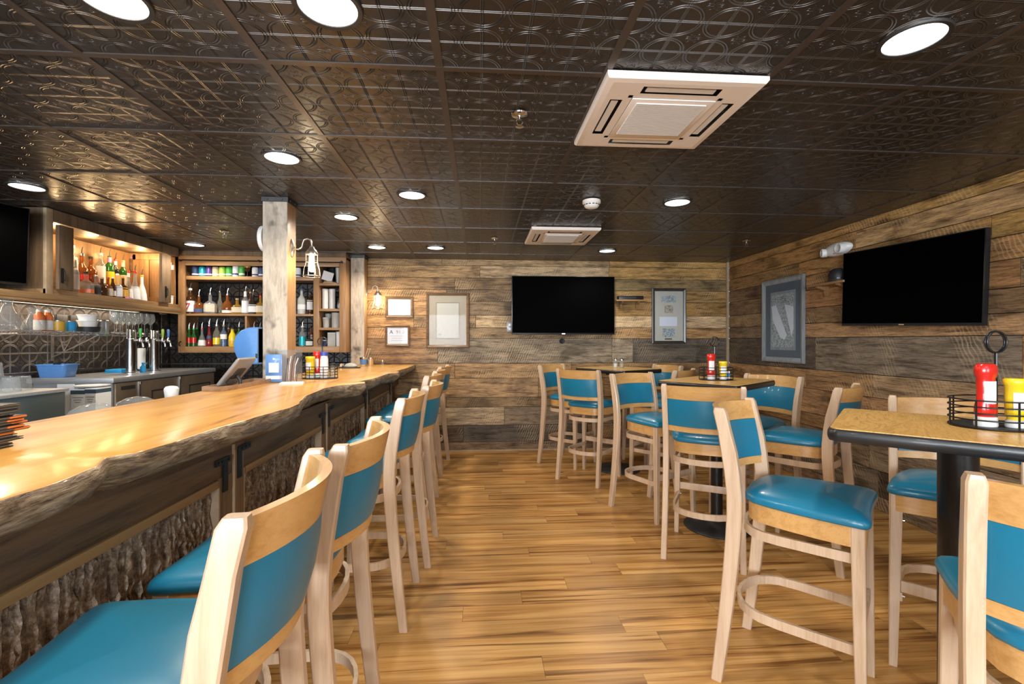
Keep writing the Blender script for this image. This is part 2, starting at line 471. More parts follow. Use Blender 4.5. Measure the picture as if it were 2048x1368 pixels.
# ------------------------------------------------------------------ structure: plank walls
t = NT('reclaimed_planks'); uv = t.uv(); a = t.attr('plank_tone').outputs['Color']; su = t.sep(uv)
n1 = t.noise(t.map(uv, (1.2, 11, 1)), 2.2, 6, .62, .7)
n2 = t.noise(t.map(uv, (5, 70, 1)), 2.2, 4, .7)
n3 = t.noise(uv, 2.3, 3, .6, .5)
g = t.ramp(n1, [(.32, (.36, .31, .26)), (.48, (1.0, .97, .94)), (.66, (1.5, 1.42, 1.3))])
col = t.mix(1.0, a, g, 'MULTIPLY')
col = t.mix(.75, col, t.ramp(n2, [(.36, (.32, .29, .26)), (.54, (1.25, 1.25, 1.25))]), 'MULTIPLY')
blot = t.ramp(n3, [(.33, (.42, .38, .34)), (.46, (1, 1, 1)), (.70, (1.18, 1.16, 1.12))])
col = t.mix(.8, col, blot, 'MULTIPLY')
knot = t.n.new('ShaderNodeTexVoronoi'); t.l.new(t.map(uv, (1.3, 4.2, 1)), knot.inputs['Vector']); knot.inputs['Scale'].default_value = 1.0
kf = t.ramp(knot.outputs['Distance'], [(.03, (.22, .17, .13)), (.12, (1, 1, 1))])
col = t.mix(.8, col, kf, 'MULTIPLY')
saw = t.wave(t.map(uv, (1, .75, 1), rot=(0, 0, .5)), 13, 5.5, 3, 1.1, 'BANDS', 'X')
sm = t.m('MULTIPLY', t.ramp(t.noise(uv, 1.7, 2), [(.50, (0, 0, 0)), (.62, (1, 1, 1))]), t.ramp(saw, [(.62, (0, 0, 0)), (.85, (1, 1, 1))]))
col = t.mix(t.m('MULTIPLY', sm, .30), col, (.72, .60, .42))
col = t.mix(.65, col, (1.18, 1.0, .76), 'MULTIPLY'); t.set(col, .62, 0, .35)
t.bump(t.m('ADD', n2, t.m('MULTIPLY', saw, .3)), .35, .003)
M['planks'] = t.mat

ROWS = [0, .105, .304, .517, .635, .862, 1.041, 1.335, 1.465, 1.61, 1.775, 1.915, 2.055, 2.20, CEIL]
TONES = [(.14, .105, .075), (.085, .075, .068), (.20, .165, .125), (.20, .15, .10), (.27, .19, .115), (.28, .20, .12), (.155, .135, .115),
         (.25, .175, .105), (.34, .25, .15), (.21, .15, .085), (.22, .155, .085), (.24, .165, .09), (.36, .27, .15), (.38, .28, .145)]
def plank_wall(name, place, L0, L1, seed, over, rows=ROWS):
    """place(u, h, d) -> world point; planks as thin boards on a dark backing, one mesh"""
    rng = random.Random(seed)
    bm = bmesh.new(); lu = bm.loops.layers.uv.new('UVMap'); lc = bm.loops.layers.float_color.new('plank_tone')
    def board(u0, u1, h0, h1, tone, d):
        du, dv = rng.uniform(0, 60), rng.uniform(0, 60)
        P = [(u, h, e) for e in (0.0, d) for h in (h0, h1) for u in (u0, u1)]
        v = [bm.verts.new(place(*p)) for p in P]
        for q in ((4, 5, 7, 6), (0, 1, 5, 4), (2, 6, 7, 3), (0, 4, 6, 2), (1, 3, 7, 5)):
            f = bm.faces.new([v[i] for i in q])
            for lp, i in zip(f.loops, q):
                lp[lu].uv = (P[i][0] + du, P[i][1] + dv); lp[lc] = (*tone, 1)
    for r in range(len(rows) - 1):
        u = L0; k = 0
        cuts = over.get(r)
        if cuts is None:
            cuts = []; p = L0 + rng.uniform(.5, 2.4)
            while p < L1 - .3: cuts.append((p, None)); p += rng.uniform(1.1, 2.9)
            cuts.append((L1, None))
        for end, tone in cuts:
            base = tone or TONES[r]
            j = rng.uniform(.78, 1.22); w = rng.uniform(-.04, .06)
            c = (base[0] * j * (1 + w), base[1] * j, base[2] * j * (1 - w)) if tone is None else base
            gap = .0036
            board(u + gap * .6, end - gap * .6, rows[r] + gap, rows[r + 1] - gap * .4, c, rng.uniform(.016, .021))
            u = end
    # backing
    P = [(L0, 0), (L1, 0), (L1, CEIL), (L0, CEIL)]
    f = bm.faces.new([bm.verts.new(place(u, h, .004)) for u, h in P])
    for lp in f.loops: lp[lc] = (.012, .01, .008, 1); lp[lu].uv = (0, 0)
    f = bm.faces.new([bm.verts.new(place(u, h, -.1)) for u, h in P])
    for lp in f.loops: lp[lc] = (.1, .1, .1, 1)
    bmesh.ops.recalc_face_normals(bm, faces=bm.faces)
    me = bpy.data.meshes.new(name); bm.to_mesh(me); bm.free(); me.materials.append(M['planks'])
    o = bpy.data.objects.new(name, me); COL.objects.link(o); o['kind'] = 'structure'
    return o
GREY, DGREY, TAN, OLIVE, BROWN, DARK, PALE = (.20, .18, .155), (.115, .108, .10), (.38, .28, .165), (.33, .23, .095), (.21, .14, .075), (.085, .065, .05), (.44, .36, .25)
backover = {
    1: [(-.2, DARK), (1.3, (.075, .07, .065)), (XR, BROWN)],
    2: [(-.5, GREY), (.29, (.32, .28, .22)), (1.6, (.16, .14, .115)), (XR, BROWN)],
    3: [(-.4, BROWN), (1.1, (.20, .155, .10)), (XR, BROWN)],
    4: [(-.6, (.3, .22, .14)), (.70, (.30, .22, .14)), (1.5, (.24, .17, .1)), (XR, BROWN)],
    5: [(-.3, (.27, .19, .115)), (1.1, (.29, .205, .12)), (XR, (.24, .165, .09))],
    6: [(-.50, (.22, .155, .10)), (1.60, (.20, .18, .15)), (1.86, (.26, .235, .20)), (XR, (.095, .088, .08))],
    7: [(-.55, (.30, .19, .10)), (.6, (.22, .17, .11)), (1.6, (.22, .17, .11)), (XR, (.32, .21, .105))],
    8: [(-.78, (.38, .25, .13)), (-.05, (.24, .18, .11)), (.37, PALE), (1.2, TAN), (XR, PALE)],
    9: [(-.5, (.36, .24, .13)), (.6, (.19, .15, .105)), (1.6, TAN), (XR, (.27, .18, .07))],
    10: [(-.4, (.33, .22, .12)), (1.4, (.175, .135, .09)), (XR, (.26, .18, .08))],
    11: [(-.3, (.27, .195, .115)), (1.2, (.24, .18, .11)), (XR, (.19, .155, .085))],
    12: [(.0, (.34, .26, .155)), (1.56, PALE), (XR, OLIVE)],
    13: [(-.45, (.30, .235, .145)), (1.57, (.34, .27, .17)), (XR, OLIVE)]}
rightover = {
    1: [(2.0, DGREY), (3.4, DARK), (YB, (.13, .11, .09))],
    3: [(1.6, BROWN), (3.0, (.17, .125, .08)), (YB, BROWN)],
    4: [(1.5, BROWN), (3.2, (.22, .155, .095)), (4.3, (.30, .2, .12)), (YB, BROWN)],
    5: [(2.35, (.30, .22, .14)), (3.45, (.29, .225, .155)), (4.2, (.24, .16, .09)), (YB, (.30, .20, .11))],
    6: [(2.44, (.26, .165, .085)), (4.08, (.155, .14, .125)), (YB, (.075, .065, .058))],
    7: [(2.62, (.30, .21, .13)), (4.3, (.29, .20, .12)), (YB, (.13, .10, .075))],
    8: [(2.3, OLIVE), (4.2, (.17, .12, .075)), (YB, (.20, .15, .09))],
    9: [(2.45, (.25, .2, .13)), (4.4, (.27, .165, .085)), (YB, (.16, .12, .08))],
    10: [(2.3, (.13, .10, .075)), (4.2, (.27, .17, .085)), (YB, (.165, .12, .08))],
    11: [(2.6, OLIVE), (4.3, (.28, .18, .085)), (YB, (.21, .14, .07))],
    12: [(3.62, TAN), (YB, (.26, .165, .075))],
    13: [(3.3, (.36, .255, .11)), (YB, (.30, .195, .085))]}
plank_wall('wall_back', lambda u, h, d: (u, YB - d + .02, h), XL, XR, 3, backover)
plank_wall('wall_right', lambda u, h, d: (XR - d + .02, u, h), YF, YB, 5, rightover)
b = B(); b.box(XR - .032, XR - .002, YB - .026, YB - .006, .1, CEIL - .002)
struct('trim_3', b, M['endgrain'])
b = B(); b.box(-1.0, XR - .03, YB - .018, YB - .002, .0, .012)
struct('baseboard_back', b, M['endgrain'])

# left wall and the part of the back wall behind the bar: black pressed tin
M['tin_l'] = tin('tin_backsplash_left', (1, 2), (.152, .152), (YB, 1.055), (.050, .042, .036), .36, .3, 1.0, .010, .95)
M['tin_b'] = tin('tin_backsplash_back', (0, 2), (.152, .152), (XL, 1.055), (.036, .034, .033), .34, .3, 1.0, .010, .95)
b = B(); b.box(XL - .1, XL, YF, YB + .05, 0, CEIL)
struct('wall_left', b, M['tin_l'])
b = B(); b.box(XL, -1.33, YB - .012, YB - .001, 0, CEIL)
struct('trim_4', b, M['tin_b'])
b = B(); b.box(XL + .002, XL + .012, 3.0, YB - .013, 1.04, 1.056); b.box(XL + .012, -2.3, YB - .022, YB - .012, 1.04, 1.056)
struct('trim_5', b, M['tbar'])

# wall behind the camera with three windows to the daylight
M['plaster'] = plain('painted_front_wall', (.50, .44, .36), .8, 0, .3, 0, .05)
b = B(); prev = XL - .1
for a0, a1 in WINS:
    b.box(prev, a0, YF - .1, YF, 0, CEIL); b.box(a0, a1, YF - .1, YF, 0, .8); b.box(a0, a1, YF - .1, YF, 2.1, CEIL); prev = a1
b.box(prev, XR + .1, YF - .1, YF, 0, CEIL)
struct('wall_front', b, M['plaster'])
for k, (a0, a1) in enumerate(WINS):
    b = B(); m_ = (a0 + a1) / 2
    b.box(a0, a1, YF - .08, YF - .03, .8, .85); b.box(a0, a1, YF - .08, YF - .03, 2.05, 2.1)
    b.box(a0, a0 + .05, YF - .08, YF - .03, .85, 2.05); b.box(a1 - .05, a1, YF - .08, YF - .03, .85, 2.05); b.box(m_ - .02, m_ + .02, YF - .08, YF - .03, .85, 2.05)
    w = struct('window_%d' % (k + 1), b, M['white'])
    b = B(); b.box(a0 + .05, a1 - .05, YF - .06, YF - .055, .85, 2.05)
    obj('window_pane', b, M['acrylic'], w)
# ================================================================== furniture
# ------------------------------------------------------------------ bar stools
POST = [(0, -.262), (.08, -.252), (.18, -.240), (.30, -.227), (.42, -.215), (.54, -.205), (.64, -.199), (.72, -.199), (.80, -.206), (.88, -.218), (.96, -.234), (1.03, -.250), (1.045, -.2535)]
def py_(z):
    for (a, va), (b_, vb) in zip(POST, POST[1:]):
        if z <= b_: return va + (vb - va) * (z - a) / (b_ - a)
    return POST[-1][1]
def rear_leg_bm(sd):
    b = B(); fr = []
    for z, y in POST:
        hw = .0165; hd = .019 + .0075 * math.sin(min(1, z / .75) * PI * .5) - (.004 if z > .9 else 0)
        x = sd * (.215 - .006 * math.sin(z / 1.05 * PI)); c = .004
        if z > 1.04: hw *= .75; hd *= .75
        fr.append([Vector((x + dx, y + dy, z)) for dx, dy in ((-hw + c, -hd), (hw - c, -hd), (hw, -hd + c), (hw, hd - c), (hw - c, hd), (-hw + c, hd), (-hw, hd - c), (-hw, -hd + c))])
    return b.sweep(fr)
def rail_bm(z0, z1, th, xh=.202, bulge=.07, yo=0.0, n=18, crown=0.0, puff=0.0):
    """curved slat between the rear posts, following their lean"""
    b = B(); fr = []
    for k in range(n + 1):
        x = -xh + 2 * xh * k / n; q = 1 - (x / xh) ** 2
        dirx = 2 * bulge * x / xh ** 2; nrm = Vector((dirx, -1, 0)).normalized() * -1     # towards the sitter
        loop = []
        e = min(1, min(k, n - k) / 2.0)
        t2 = th / 2
        zt = z1 + crown * q
        for (z, s) in ((z0, -1), (z0 + .35 * (zt - z0), -1), (z0 + .65 * (zt - z0), -1), (zt, -1), (zt, 1), (z0 + .65 * (zt - z0), 1), (z0 + .35 * (zt - z0), 1), (z0, 1)):
            pf = puff * e if 0 < (z - z0) / (zt - z0) < .9 else 0
            loop.append(Vector((x, py_(z) + yo - bulge * q, z)) + nrm * (s * (t2 + pf)))
        fr.append(loop)
    return b.sweep(fr)
def seat_outline(s=1.0):
    half = [(0, .203), (.10, .206), (.165, .210), (.193, .209), (.208, .202), (.214, .187), (.214, .15), (.209, .05), (.199, -.03), (.186, -.10), (.168, -.15), (.14, -.178), (.09, -.192), (0, -.197)]
    pts = half + [(-x, y) for x, y in half[-2:0:-1]]
    return [(x * s, y * s) for x, y in pts]
def seat_bm():
    b = B()
    fr = [[Vector((x, y, z)) for x, y in seat_outline(s)] for s, z in
          ((.93, .688), (.985, .690), (1.003, .696), (1.006, .704), (.995, .713), (.965, .721), (.89, .730), (.72, .740), (.45, .747), (.12, .750))]
    return b.sweep(fr)
def apron_bm():
    b = B(); o = seat_outline(.945); i_ = seat_outline(.87); n = len(o)
    fr = [[Vector((*o[k], .622)), Vector((*o[k], .687)), Vector((*i_[k], .687)), Vector((*i_[k], .622))] for k in range(n)]
    return b.sweep(fr, closed=True)
def hoop_bm(z0, h, back, w=.178):
    b = B(); path = [(-w + .004, .168), (-w, .06), (-w - .002, -.06)]
    for k in range(1, 12):
        a = PI * k / 12; path.append((-(w + .002) * math.cos(a) if True else 0, -.07 - (back - .07) * math.sin(a) ** .8))
    path += [(w + .002, -.06), (w, .06), (w - .004, .168)]
    fr = []
    for k, p in enumerate(path):
        a = Vector(path[max(0, k - 1)]); c = Vector(path[min(len(path) - 1, k + 1)]); t_ = (c - a).normalized()
        nn = Vector((-t_.y, t_.x)) * .0065; p = Vector(p)
        q, r = p + nn, p - nn
        fr.append([Vector((q.x, q.y, z0)), Vector((q.x, q.y, z0 + h)), Vector((r.x, r.y, z0 + h)), Vector((r.x, r.y, z0))])
    return b.sweep(fr)
def front_leg_bm(sd):
    b = B(); fr = []
    for z, hw, x, y in ((0, .0135, .196, .186), (.05, .0145, .195, .185), (.35, .0175, .190, .180), (.60, .0195, .186, .176), (.688, .0195, .185, .175)):
        c = .003; x = sd * x
        fr.append([Vector((x + dx, y + dy, z)) for dx, dy in ((-hw + c, -hw), (hw - c, -hw), (hw, -hw + c), (hw, hw - c), (hw - c, hw), (-hw + c, hw), (-hw, hw - c), (-hw, -hw + c))])
    return b.sweep(fr)
def make_stool(label, group):
    t = thing('bar_stool', label, 'bar stool', group=group)
    obj('seat', seat_bm(), M['teal'], t, 50)
    obj('apron', apron_bm(), M['rail'], t)
    for sd in (-1, 1):
        obj('leg', front_leg_bm(sd), M['beech'], t, 30)
        obj('rear_leg', rear_leg_bm(sd), M['beech'], t, 30)
    obj('top_rail', rail_bm(.958, 1.036, .020, crown=.004), M['rail'], t, 50)
    obj('back_pad', rail_bm(.797, .957, .022, .197, .068, 0, puff=.007), M['teal'], t, 60)
    obj('lower_rail', rail_bm(.764, .796, .020, .202, .064), M['rail'], t, 50)
    obj('footrest', hoop_bm(.255, .034, .232), M['beech'], t, 50)
    obj('footrest', hoop_bm(.560, .034, .205), M['beech'], t, 50)
    b = B(); b.box(-.172, .172, .172, .188, .30, .345, .003)
    obj('stretcher', b, M['beech'], t)
    for sd in (-1, 1):
        for z in (.272, .577):
            b = B(); b.cyl((sd * .160, .155, z), (sd * .1725, .155, z), .006, seg=8)
            obj('bolt', b, M['chrome'], t)
    return t
BG, TG = 'bar stools lined up along the bar', 'bar stools round the high tables'
STOOLS = [  # x, y, facing vector, label
    (-.625, .905, (-.995, -.08), 'teal bar stool nearest the camera, its seat filling the lower left corner', BG),
    (-.60, 1.392, (-.999, -.02), 'teal bar stool right behind the nearest one along the bar, its back almost touching it', BG),
    (-.605, 2.345, (-1, .0), 'teal bar stool third along the bar, standing alone after a gap', BG),
    (-.56, 2.94, (-1, .01), 'teal bar stool fourth along the bar, slightly further out into the aisle', BG),
    (-.635, 3.74, (-1, .05), 'teal bar stool fifth along the bar, mostly hidden behind the fourth', BG),
    (-.64, 4.32, (-1, .0), 'teal bar stool sixth along the bar, only its curved rail showing', BG),
    (-.63, 5.0, (-.99, .1), 'teal bar stool at the far end of the bar next to the plank wall', BG),
    (.97, 4.96, (.71, -.70), 'teal bar stool at the far table, closest to the back wall on the aisle side', TG),
    (1.07, 4.43, (.69, .72), 'teal bar stool at the far table with its back to the camera, beside the aisle', TG),
    (1.345, 3.50, (.45, -.89), 'teal bar stool on the aisle side of the middle table, pad facing the camera', TG),
    (1.42, 2.86, (.50, .86), 'teal bar stool in front of the middle table with its back to the camera', TG),
    (1.25, 1.715, (.71, -.70), 'large teal bar stool in the right foreground, whole seat in view beside the near table', TG),
    (2.0, 3.33, (-.92, -.39), 'teal bar stool on the right wall side of the middle table, pad facing the camera', TG),
    (1.99, 2.79, (-.63, .78), 'teal bar stool between the middle and near tables, seen from its side', TG),
    (1.930, 1.765, (-.71, -.70), 'teal bar stool behind the near table against the right wall', TG),
    (1.280, .905, (.62, .78), 'teal bar stool in the bottom right corner with its back cut by the frame', TG),
    (1.815, 4.93, (-.95, -.30), 'teal bar stool on the right of the far table by the room corner', TG),
    (1.70, 4.355, (-.70, .71), 'teal bar stool between the far and middle tables, curved rail seen from its end', TG)]
_first = None
for x, y, (fx, fy), lab, grp in STOOLS:
    rz = math.atan2(-fx, fy)
    if _first is None:
        _first = make_stool(lab, grp); _first.location = (x, y, 0); _first.rotation_euler = (0, 0, rz)
    else: dup(_first, (x, y, 0), rz, lab, grp)

# ------------------------------------------------------------------ high tables
t = NT('oak_laminate'); v = t.obj()
n0 = t.noise(t.map(v, (1.5, 6, 1)), 1.6, 3, .5, 1.0)
w1 = t.m('FRACT', t.m('MULTIPLY', n0, 13.0))
w2 = t.noise(t.map(v, (3, 55, 1)), 2.4, 3, .6)
t.set(t.mix(.4, t.ramp(w1, [(.0, (.40, .20, .05)), (.16, (.66, .36, .09)), (.8, (.78, .46, .13)), (1.0, (.42, .22, .06))]), t.ramp(w2, [(.3, (.52, .28, .08)), (.6, (.78, .50, .19))])), .32, 0, .5, .2)
M['oak_lam'] = t.mat
def rrect(w, h, r, n=6):
    p = []
    for cx, cy, a in ((w - r, h - r, 0), (-w + r, h - r, PI / 2), (-w + r, -h + r, PI), (w - r, -h + r, 1.5 * PI)):
        p += arc(cx, cy, r, a, a + PI / 2, n)
    return p
def high_table(x, y, rz, w, l, rp, label):
    t = thing('high_table', label, 'table', (x, y, 0), rz, 'square high tables on black pedestals')
    b = B(); P = rrect(w / 2, l / 2, .03)
    b.sweep([[Vector((px * s, py * s, z)) for px, py in P] for s, z in ((.97, .988), (.992, .990), (1.004, .999), (1.007, 1.009), (1.002, 1.021), (.990, 1.027), (.5, 1.0272))])
    obj('edge_band', b, M['black'], t, 50)
    b = B(); b.prism([(px * .982, py * .982) for px, py in P], 1.0265, 1.030)
    obj('tabletop', b, M['oak_lam'], t)
    b = B(); b.cyl((0, 0, .03), (0, 0, .970), rp, seg=24); obj('pedestal', b, M['black'], t)
    b = B(); b.box(-.14, .14, -.03, .03, .965, .988); b.box(-.03, .03, -.14, .14, .965, .988); obj('top_bracket', b, M['black'], t)
    b = B(); b.lathe([(.0, 0), (.215, 0), (.22, .006), (.215, .014), (.17, .026), (.10, .040), (rp + .012, .052), (rp + .004, .075)], 40); obj('base', b, M['matte_black'], t, 50)
    return t
high_table(1.400, 4.68, -1.045, .68, .55, .034, 'far square high table by the back wall with two salt and pepper shakers')
high_table(1.655, 3.17, .68, .66, .55, .039, 'middle high table with a condiment caddy near the corner of the room')
high_table(1.515, 1.385, .815, .57, .64, .050, 'near high table at the right edge of the frame with a condiment caddy on it')

# ------------------------------------------------------------------ the bar: live-edge top
EDGE = [(-0.559, -0.838), (0.466, -0.831), (0.857, -0.818), (0.95, -0.812), (1.071, -0.831), (1.154, -0.87), (1.21, -0.831), (1.331, -0.825), (1.536, -0.817), (1.722, -0.803), (1.974, -0.776), (2.085, -0.789), (2.197, -0.822), (2.467, -0.874), (2.784, -0.9), (2.942, -0.88), (3.035, -0.801), (3.11, -0.749), (3.184, -0.768), (3.259, -0.829), (3.473, -0.78), (3.771, -0.777), (4.003, -0.775), (4.143, -0.715), (4.283, -0.731), (4.376, -0.768), (4.487, -0.763), (4.841, -0.745), (5.56, -0.759)]
t = NT('honey_slab_top'); v = t.obj()
g1 = t.noise(t.map(v, (5.5, .75, 3)), 1.5, 5, .6, 1.6); g2 = t.noise(t.map(v, (34, 1.6, 3)), 1.7, 4, .6, .6)
c1 = t.ramp(t.m('ADD', t.m('MULTIPLY', g1, .8), t.m('MULTIPLY', g2, .28)), [(.30, (.22, .08, .016)), (.38, (.46, .19, .04)), (.47, (.64, .31, .07)), (.62, (.72, .40, .105)), (.80, (.78, .50, .17))])
t.set(c1, .30, 0, .45, .28, coat_rough=.16); M['slab'] = t.mat
t = NT('bark_stripped_edge'); v = t.obj()
e1 = t.noise(t.map(v, (5, 2.6, 13)), 2.2, 6, .68, 1.6); e2 = t.noise(t.map(v, (14, 9, 40)), 2, 4, .7)
t.set(t.ramp(t.m('ADD', t.m('MULTIPLY', e1, .7), t.m('MULTIPLY', e2, .35)), [(.38, (.05, .03, .018)), (.47, (.16, .10, .055)), (.56, (.30, .21, .125)), (.70, (.52, .42, .30))]), .42, 0, .45, .2)
t.bump(t.m('ADD', e1, e2), .6, .012); M['edge'] = t.mat
def slab_bm():
    b = B(); y = -.6; fr = []
    while y < 5.565:
        x = lerp(EDGE, y); n = mnoise.noise(Vector((y * 3.1, 2.7, 0))); n2 = mnoise.noise(Vector((y * 8.3, 9.7, 0))); n3 = mnoise.noise(Vector((y * 2.0, 5.2, 3)))
        x += n2 * .006; zb = .943 + .010 * n3; yy = min(y, 5.56)
        fr.append([Vector(p) for p in ((-1.51, yy, .975), (-1.51, yy, 1.03), (-1.25, yy, 1.03), (x - .006, yy, 1.03), (x, yy, 1.0285), (x + .003 + n * .004, yy, 1.018), (x + .006 + n * .014, yy, 1.0 + n2 * .006),
                   (x - .004 + n2 * .014 + n * .01, yy, .978), (x - .024 + n * .018, yy, .958 + n2 * .006), (x - .05 + n3 * .015, yy, zb), (x - .15, yy, zb - .003))])
        y += .012
    b.sweep(fr)
    for f in b.bm.faces:
        c = f.calc_center_median(); f.material_index = 0 if c.z > 1.0285 else 1
    return b
tag(obj('wooden_countertop', slab_bm(), [M['slab'], M['edge']], None, 60), 'long honey-coloured live-edge wooden bar top running along the left side', 'countertop')

# bar front: framed bark panels
bf = thing('bar_counter', 'dark wooden bar front with framed bark panels and black strap hinges', 'bar', (-1.02, 2.5, 0))
def OB(b): # shift world mesh to the bar-front root
    bmesh.ops.translate(b.bm, verts=b.bm.verts, vec=(1.02, -2.5, 0)); return b
t = NT('tree_bark'); v = t.obj()
k1 = t.noise(t.map(v, (10, 16, 3.0)), 2.6, 6, .7, .8); k2 = t.noise(v, 55, 4, .75)
t.set(t.ramp(t.m('ADD', t.m('MULTIPLY', k1, .55), t.m('MULTIPLY', k2, .5)), [(.36, (.03, .022, .016)), (.48, (.14, .10, .07)), (.60, (.34, .27, .20)), (.72, (.66, .60, .52))]), .75, 0, .4)
t.bump(t.m('ADD', k1, k2), .9, .012); M['bark'] = t.mat
DIV = [-.26, .78, 1.87, 2.97, 4.02, 5.08]
b = B(); b.box(-1.49, -1.0, -.55, 5.555, .0, .928); obj('carcass', OB(b), M['bar_board'], bf)
b = B(); b.box(-1.0, -.956, -.55, 5.555, .795, .928, .003); obj('top_board', OB(b), M['bar_board'], bf)
b = B(); b.box(-1.0, -.956, -.55, 5.555, .0, .12, .003); obj('kick_board', OB(b), M['bar_board'], bf)
for d in DIV:
    b = B(); b.box(-1.0, -.954, d - .09, d + .005, .12, .795, .002); obj('stile', OB(b), M['bar_stile'], bf)
    b = B(); b.box(-1.0, -.948, d + .013, min(d + .082, 5.55), .10, .915, .002); obj('stile', OB(b), M['bar_stile'], bf)
    b = B(); b.box(-1.0, -.947, d + .0055, d + .0125, .10, .915)
    b.box(-1.0, -.950, d - .098, d - .091, .14, .765)
    if d < 5.3: b.box(-1.0, -.950, d + .083, d + .091, .14, .79)
    obj('edge_strip', OB(b), M['endgrain'], bf)
    if -.5 < d < 5.3:
        b = B()
        b.box(-.953, -.9475, d - .115, d - .02, .845, .868); b.box(-.9535, -.947, d - .066, d - .038, .74, .855)
        for q in (d - .10, d - .075, d - .03): b.cyl((-.9475, q, .8565), (-.945, q, .8565), .005, seg=8)
        obj('hinge', OB(b), M['iron'], bf)
        b = B()
        b.box(-.9475, -.943, d + .03, d + .13, .865, .888); b.box(-.948, -.9425, d + .028, d + .056, .765, .878)
        for q in (d + .06, d + .09, d + .12): b.cyl((-.943, q, .8765), (-.9405, q, .8765), .005, seg=8)
        obj('hinge', OB(b), M['iron'], bf)
for a0, a1 in zip(DIV, DIV[1:]):
    b = B(); b.box(-1.0, -.948, a0 + .095, a1 - .10, .765, .794, .003); obj('moulding', OB(b), M['bar_mould'], bf)
    y0, y1 = a0 + .09, a1 - .095; ny = int((y1 - y0) / (.0055 if a0 < 1.5 else .010)); nz = 90
    b = B(); G = []
    for i in range(ny + 1):
        r_ = []
        for k in range(nz + 1):
            y = y0 + (y1 - y0) * i / ny; z = .115 + .66 * k / nz
            w = mnoise.noise(Vector((y * 4, z * 5, 1.0))) * .35
            rg = 1 - abs(mnoise.noise(Vector(((y + w * .035) * 50, z * 2.3, 4.0)))) * 2.2
            rg = max(0, min(1, rg)) ; cr = mnoise.noise(Vector((y * 90, z * 38, 8.0)))
            x = -.997 + .026 * (1 - (1 - rg) ** .6 * 1.0) + .006 * cr + .006 * w
            r_.append(b.bm.verts.new((x, y, z)))
        G.append(r_)
    for i in range(ny):
        for k in range(nz): b._f([G[i][k], G[i + 1][k], G[i + 1][k + 1], G[i][k + 1]])
    obj('bark_panel', OB(b), M['bark'], bf, 80)

# ------------------------------------------------------------------ timber posts with lamps
def post(x0, x1, y0, y1, z0, label):
    cx, cy = (x0 + x1) / 2, (y0 + y1) / 2
    t = thing('timber_post', label, 'post', (cx, cy, z0))
    b = B(); hx, hy, h = (x1 - x0) / 2, (y1 - y0) / 2, CEIL - z0 - .032
    b.box(-hx, hx, -hy, hy, 0, h, .004)
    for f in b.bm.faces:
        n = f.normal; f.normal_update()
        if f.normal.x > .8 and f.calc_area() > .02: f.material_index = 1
    obj('beam', b, [M['timber'], M['timber_lamplit']], t)
    b = B(); b.box(-hx - .006, hx + .006, -hy - .006, hy + .006, h, h + .030)
    for sx in (-.6, .6): b.cyl((sx * hx, -hy - .006, h + .014), (sx * hx, -hy - .012, h + .014), .008, seg=6)
    for sy in (-.5, .5): b.cyl((hx + .006, sy * hy, h + .014), (hx + .012, sy * hy, h + .014), .008, seg=6)
    obj('bracket', b, M['galv'], t)
    return t
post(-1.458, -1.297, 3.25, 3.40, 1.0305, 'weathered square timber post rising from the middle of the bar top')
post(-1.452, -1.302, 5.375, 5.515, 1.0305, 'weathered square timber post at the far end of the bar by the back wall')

def sconce(x, y, z, label, power):
    """backplate on a face looking +x, gooseneck, cone, wire cage and bulb"""
    t = thing('wall_lamp', label, 'lamp', (x, y, z), 0, 'caged filament lamps on the timber posts')
    Mx = Matrix.Rotation(PI / 2, 4, 'Y')
    b = B(); b.lathe([(.001, 0), (.036, 0), (.036, .006), (.028, .012), (.014, .018), (.001, .02)], 24, M=Mx, sx=1.75, sy=.75); obj('backplate', b, M['lamp_metal'], t)
    pts = [(.012, 0, -.005), (.045, 0, -.008), (.068, 0, .008), (.074, 0, .035), (.082, 0, .058), (.105, 0, .068), (.126, 0, .058), (.134, 0, .035), (.135, 0, .012)]
    b = B(); b.tube(pts, .006, 10); obj('gooseneck', b, M['lamp_metal'], t, 60)
    cx = .135
    b = B(); b.lathe([(.004, .018), (.014, .014), (.017, .000), (.030, -.014), (.040, -.030), (.042, -.044), (.038, -.044), (.026, -.02), (.004, -.01)], 24, (cx, 0, 0)); obj('shade_cap', b, M['lamp_metal'], t, 50)
    b = B()
    for k in range(8):
        a = 2 * PI * k / 8
        b.tube([(cx + r * math.cos(a), r * math.sin(a), zz) for r, zz in ((.040, -.04), (.040, -.09), (.043, -.11), (.054, -.145), (.058, -.19), (.054, -.198))], .002, 6)
    b.tube([(cx + .057 * math.cos(a), .057 * math.sin(a), -.194) for a in [2 * PI * k / 28 for k in range(28)]], .0028, 6, closed=True)
    b.tube([(cx + .041 * math.cos(a), .041 * math.sin(a), -.092) for a in [2 * PI * k / 24 for k in range(24)]], .002, 6, closed=True)
    obj('cage', b, M['lamp_metal'], t)
    b = B(); b.lathe([(.001, -.165), (.014, -.16), (.021, -.145), (.023, -.125), (.020, -.10), (.013, -.07), (.011, -.045)], 16, (cx, 0, 0)); obj('bulb', b, M['bulb'], t, 60)
    point_light('wall_lamp_light', (x + cx, y, z - .125), power, (1, .72, .42), .025)
    return t
sconce(-1.297, 3.325, 1.945, 'nearer caged filament lamp glowing on the post in the middle of the bar', 9)
sconce(-1.302, 5.445, 1.87, 'further caged filament lamp glowing on the post by the back wall', 3.2)
